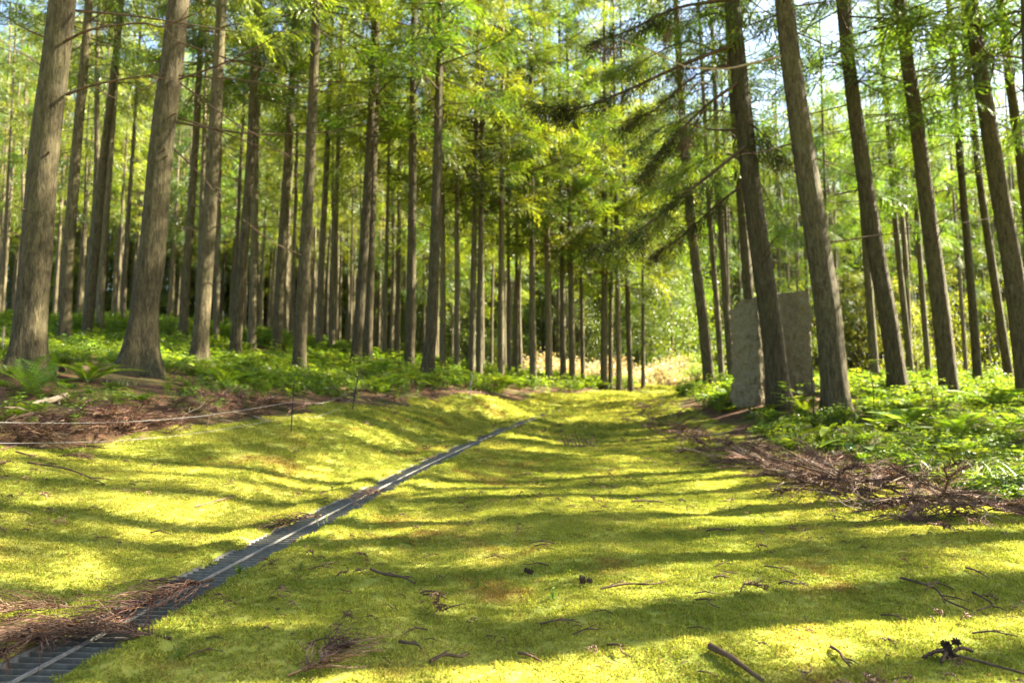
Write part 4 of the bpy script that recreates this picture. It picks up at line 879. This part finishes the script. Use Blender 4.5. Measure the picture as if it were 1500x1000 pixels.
# logs
def log_obj(label, p0, p1, r, z0=0, z1=0, mat='dead', cut=True, stub=None):
    a, b = hit(*p0) + [0, 0, z0], hit(*p1) + [0, 0, z1]; root = empty('fallen_log', a); L = b - a; mb = MB(); P = curve([(0, 0, 0), L * .5 + [0, 0, -.01], L], 10); tube(mb, P, np.linspace(r * .8, r, 10), 10, jit=.08)
    if stub is not None: tube(mb, [P[7], P[7] + [0.02, 0, -stub]], [r * .5, r * .4], 6)
    mb.obj('stem', M[mat], root)
    if cut: mb = MB(); T = nrm(P[-1] - P[-2]); tube(mb, [P[-1] + T * .001, P[-1] + T * .006], r * .95, 12); mb.obj('cut_end', M['cut'], root)
    tag(root, label, 'log')
log_obj('short cut branch with an orange sawn end, propped on the left bank', (40, 596), (97, 590), .03, .02, .07, 'pale_wood', True, .1)
log_obj('dark rotten log lying against the flared cedar foot', (90, 545), (163, 548), .06, .02, .08, 'cone', False)
log_obj('thin grey stick rising from the right bank edge', (1262, 672), (1288, 652), .012, .0, .08, 'pale_wood', False)
log_obj('pale stick slanting out of the brush heap at right', (1385, 730), (1440, 700), .010, .0, .10, 'pale_wood', False)
p = hit(1190, 612); mb = MB(); tube(mb, curve([(0, 0, -.1), (.03, 0, .3), (.02, .02, .65), (.06, .02, 1.0)], 10), np.linspace(.016, .007, 10), 6, jit=.1); o = mb.obj('dead_stem', M['dead']); o.location = p; tag(o, 'thin upright bare stem between the stones and the stout cedar', 'stem')

# ------------------------------------------------------------------ drain grating
def grate_panel(s0, s1, label, group):
    root_xy = gpt((s0 + s1) / 2); zc = float(gzs((s0 + s1) / 2)); root = empty('drain_grating', (*root_xy, zc))
    n = max(3, int((s1 - s0) / .12)); ss = np.linspace(s0, s1, n)
    C = np.array([gpt(s) for s in ss]); Z = gzs(ss) + .006; T = np.gradient(C, axis=0); T = nrm(T); Nn = np.c_[-T[:, 1], T[:, 0]]     # Nn points left
    base = np.array([*root_xy, zc])
    def rail(off, w, h, dz, mat, name):
        mb = MB(); c = np.c_[C + Nn * off, Z + dz] - base; V = []
        for k in (( -1, 0), (1, 0), (1, -1), (-1, -1)): V.append(c + np.c_[Nn * k[0] * w / 2, np.full(n, k[1] * h)])
        V = np.stack(V, 1).reshape(-1, 3); i = np.arange(n - 1)[:, None] * 4; j = np.arange(4)[None]; q = np.stack([i + j, i + (j + 1) % 4, i + 4 + (j + 1) % 4, i + 4 + j], -1).reshape(-1, 4); mb.add(V, q, 0, False)
        mb.add(V[[0, 1, 2, 3]], [[0, 1, 2, 3]], 0, False); mb.add(V[-4:], [[3, 2, 1, 0]], 0, False); mb.obj(name, M[mat], root)
    rail(-GW, .010, .035, .004, 'steel', 'edge_rail'); rail(GW, .010, .035, .004, 'steel', 'edge_rail'); rail(0, .008, .010, .006, 'steel', 'centre_rod')
    mb = MB(); m = int((s1 - s0) / .048)
    for k in range(m):
        s = s0 + (k + .5) * (s1 - s0) / m; c = gpt(s); t = nrm(gpt(s + .01) - gpt(s - .01)); z = float(gzs(s)) + .006
        rot = np.array([[-t[1], t[0], 0], [t[0], t[1], 0], [0, 0, 1]]).T; rot = np.c_[np.array([-t[1], t[0], 0]), np.array([t[0], t[1], 0]), np.array([0, 0, 1])]
        box(mb, np.array([*c, z - .014]) - base, 2 * GW - .012, .0045, .022, rot)
    mb.obj('slats', M['slat'], root); tag(root, label, 'drain grating', group)
gl = ['nearest steel drain grating panel at the lower left, buried under brown fronds', 'second steel grating panel from the front, bare in the middle', 'third grating panel, with a long frond stem on it', 'fourth grating panel, beside the sunlit moss lip', 'fifth grating panel, half under a brown twiggy bunch']
npan = int(GLEN / 1.0)
for k in range(npan):
    a, b = k * GLEN / npan, (k + 1) * GLEN / npan - .006
    grate_panel(a, b, gl[k] if k < len(gl) else 'grey steel drain grating panel in the row curving away up the path', 'drain grating panels in a row')
# channel walls below the grating
mb = MB(); ss = np.linspace(0, GLEN, 160); C = np.array([gpt(s) for s in ss]); T = nrm(np.gradient(C, axis=0)); Nn = np.c_[-T[:, 1], T[:, 0]]; Z = gzs(ss)
for sgn in (-1, 1):
    V = []
    for off, dz in ((GW - .02, -.035), (GW + .01, -.035), (GW + .01, -.2), (GW - .02, -.2)): V.append(np.c_[C + Nn * sgn * off, Z + dz])
    V = np.stack(V, 1).reshape(-1, 3); i = np.arange(159)[:, None] * 4; j = np.arange(4)[None]; q = np.stack([i + j, i + (j + 1) % 4, i + 4 + (j + 1) % 4, i + 4 + j], -1).reshape(-1, 4); mb.add(V, q, 0, False)
o = mb.obj('drain_channel', plain_mat('old_concrete', (.06, .06, .05), (.14, .135, .12), 12, .9)); tag(o, kind='structure')

# ------------------------------------------------------------------ standing stones
def stone(label, px0, px1, py0, py1, D, depth, yaw, seed, top):
    pc = (px0 + px1) / 2; W = (px1 - px0) / F * D; x = (pc - 750) / F * D; b = at(pc, py1, D); z = min(float(gz0(x, b[1])), b[2]); H = at(pc, py0, D)[2] - z + .0
    r = np.random.default_rng(seed); nx, nz, nd = 22, 48, 12; mb = MB(); V = []; idx = {}
    def pt(i, j, k):
        key = (i, j, k)
        if key not in idx:
            u, w, t = i / nx * 2 - 1, j / nd * 2 - 1, k / nz
            v = np.array([u, w, t]); e = 1 - .05 * (abs(u) > .99) * (abs(w) > .99); idx[key] = len(V); V.append([u * e * W / 2 * (1 - .06 * t), w * e * depth / 2 * (1 - .12 * t), t * (H + .3) - .3])
        return idx[key]
    Fq = []
    for i in range(nx):
        for k in range(nz): Fq.append([pt(i, 0, k), pt(i + 1, 0, k), pt(i + 1, 0, k + 1), pt(i, 0, k + 1)]); Fq.append([pt(i, nd, k), pt(i, nd, k + 1), pt(i + 1, nd, k + 1), pt(i + 1, nd, k)])
    for j in range(nd):
        for k in range(nz): Fq.append([pt(0, j, k), pt(0, j, k + 1), pt(0, j + 1, k + 1), pt(0, j + 1, k)]); Fq.append([pt(nx, j, k), pt(nx, j + 1, k), pt(nx, j + 1, k + 1), pt(nx, j, k + 1)])
    for i in range(nx):
        for j in range(nd): Fq.append([pt(i, j, nz), pt(i + 1, j, nz), pt(i + 1, j + 1, nz), pt(i, j + 1, nz)])
    V = np.array(V); u = V[:, 0] / W; s = V[:, 2] / H
    f = lambda a, b, sc, o_: vnoise(a * sc + o_, b * sc + seed)
    dn = .08 * f(V[:, 2], V[:, 0] + V[:, 1] * 1.3, 3, 3) + .07 * f(V[:, 2] * 1.6, V[:, 0] - V[:, 1], 8, 11) + .06 * f(V[:, 2] * .7, V[:, 0] + V[:, 1], 19, 2)
    cen = V * [1, 1, 0]; V[:, :2] += nrm(cen + 1e-6)[:, :2] * dn[:, None]
    V[:, 2] += np.where(s > .5, (s - .5) * 2, 0) * (top(u) + .06 * f(V[:, 0], V[:, 1], 6, 1) + .03 * f(V[:, 0], V[:, 1], 17, 4))
    mb.add(V, np.array(Fq), 0, True); o = mb.obj('standing_stone', M['stone']); o.location = (x, b[1], z); o.rotation_euler = (0, 0, yaw); tag(o, label, 'stone')
stone('rough standing stone, the left one, with sunlit right edge and sloping shoulder', 1078, 1124, 440, 600, 13.2, .46, R(-46), 41, lambda u: -.22 * np.clip(-u - .05, 0, 1) * 2)
stone('wider flat-topped rough standing stone, right behind the curved-bough cedar', 1139, 1190, 430, 596, 13.9, .28, R(-12), 42, lambda u: .0 * u)

# ------------------------------------------------------------------ cord fence
def stake(label, foot, top, D=None, r=.006, mat='black', parent=None):
    p = hit(*foot); D = p[1]; q = at(top[0], top[1], D); root = empty('stake', p); mb = MB(); tube(mb, [(0, 0, -.1), (q - p) * .5, q - p], [r, r, r * .85], 8); mb.obj('rod', M[mat], root)
    return tag(root, label, 'stake', 'stakes of the cord fence'), p, q, D, root
s0 = stake('short pale stake at the left border behind the thick trunk', (3, 522), (6, 478), r=.015, mat='pale_wood')
sA = stake('black stake past the left border holding the white cords', (-120, 690), (-125, 590))
sB = stake('tall thin black stake before the pale sunlit cedar', (426, 633), (431, 556))
sC = stake('leaning dark stake before the twin trunks', (515, 600), (526, 545), r=.007)
sD = stake('pale stake on the bank in front of the green-grey cedar', (687, 585), (692, 546), r=.008, mat='rope')
sE = stake('thin dark far stake at the fern edge', (722, 578), (726, 552), r=.006)
for st in (sA, sB, sC, sD):
    p, q = st[1], st[2]; mb = MB()
    for f in (.45, .75): 
        c = (q - p) * f; tube(mb, [c - [0, 0, .012], c, c + [0, 0, .012]], [.010, .012, .010], 8)
    mb.obj('clip', M['black'], st[4])
cords = [('upper white cord from the left border to the tall black stake', [sA[1] + (sA[2] - sA[1]) * .75, sB[1] + (sB[2] - sB[1]) * .58]), ('lower white cord from the left border to the tall black stake', [sA[1] + (sA[2] - sA[1]) * .42, sB[1] + (sB[2] - sB[1]) * .30]),
         ('upper white cord between the tall black stake and the leaning stake', [sB[1] + (sB[2] - sB[1]) * .58, sC[1] + (sC[2] - sC[1]) * .62]), ('lower white cord between the tall black stake and the leaning stake', [sB[1] + (sB[2] - sB[1]) * .30, sC[1] + (sC[2] - sC[1]) * .35])]
for lab, (a, b) in cords:
    t = np.linspace(0, 1, 24)[:, None]; P = a + (b - a) * t; P[:, 2] -= .10 * np.sin(np.pi * t[:, 0]); g = gz0(P[:, 0], P[:, 1]) + .03; P[:, 2] = np.maximum(P[:, 2], g)
    mb = MB(); tube(mb, P, .0014, 6); o = mb.obj('cord', M['rope']); tag(o, lab, 'cord')

# ------------------------------------------------------------------ light, sky, camera
sd = np.array([math.sin(SUN_AZ) * math.cos(SUN_EL), math.cos(SUN_AZ) * math.cos(SUN_EL), math.sin(SUN_EL)])
ld = bpy.data.lights.new('sun', 'SUN'); ld.energy = 5.0; ld.angle = R(.5); ld.color = (1, .92, .76); lo = bpy.data.objects.new('sun', ld); COL.objects.link(lo)
lo.rotation_euler = Vector(sd).to_track_quat('Z', 'Y').to_euler(); lo.location = (20, 10, 30)
w = bpy.data.worlds.new('World'); S.world = w; w.use_nodes = True; nt = w.node_tree; nt.nodes.clear()
sky = nt.nodes.new('ShaderNodeTexSky'); sky.sky_type = 'NISHITA'; sky.sun_disc = False; sky.sun_elevation = SUN_EL; sky.sun_rotation = SUN_AZ; sky.dust_density = 2.0; sky.air_density = 1.0
bg = nt.nodes.new('ShaderNodeBackground'); bg.inputs[1].default_value = .0505; ow = nt.nodes.new('ShaderNodeOutputWorld'); nt.links.new(sky.outputs[0], bg.inputs[0]); nt.links.new(bg.outputs[0], ow.inputs[0])
cd = bpy.data.cameras.new('camera'); cd.sensor_width = 36; cd.lens = 36 * F / 1500; cd.clip_start = .05; cd.clip_end = 2000
cam = bpy.data.objects.new('camera', cd); COL.objects.link(cam); cam.location = (0, 0, CH); cam.rotation_euler = (math.pi / 2 + PITCH, 0, 0); S.camera = cam
cd.dof.use_dof = True; cd.dof.focus_distance = 3.3; cd.dof.aperture_fstop = 2.4
S.view_settings.view_transform = 'Standard'; S.view_settings.look = 'None'; S.view_settings.exposure = 3.62; S.view_settings.gamma = 1
c = S.cycles; c.max_bounces = 6; c.diffuse_bounces = 3; c.glossy_bounces = 2; c.transmission_bounces = 4; c.transparent_max_bounces = 4; c.use_denoising = True; c.sample_clamp_indirect = 6
try: c.denoiser = 'OPENIMAGEDENOISE'
except Exception: pass
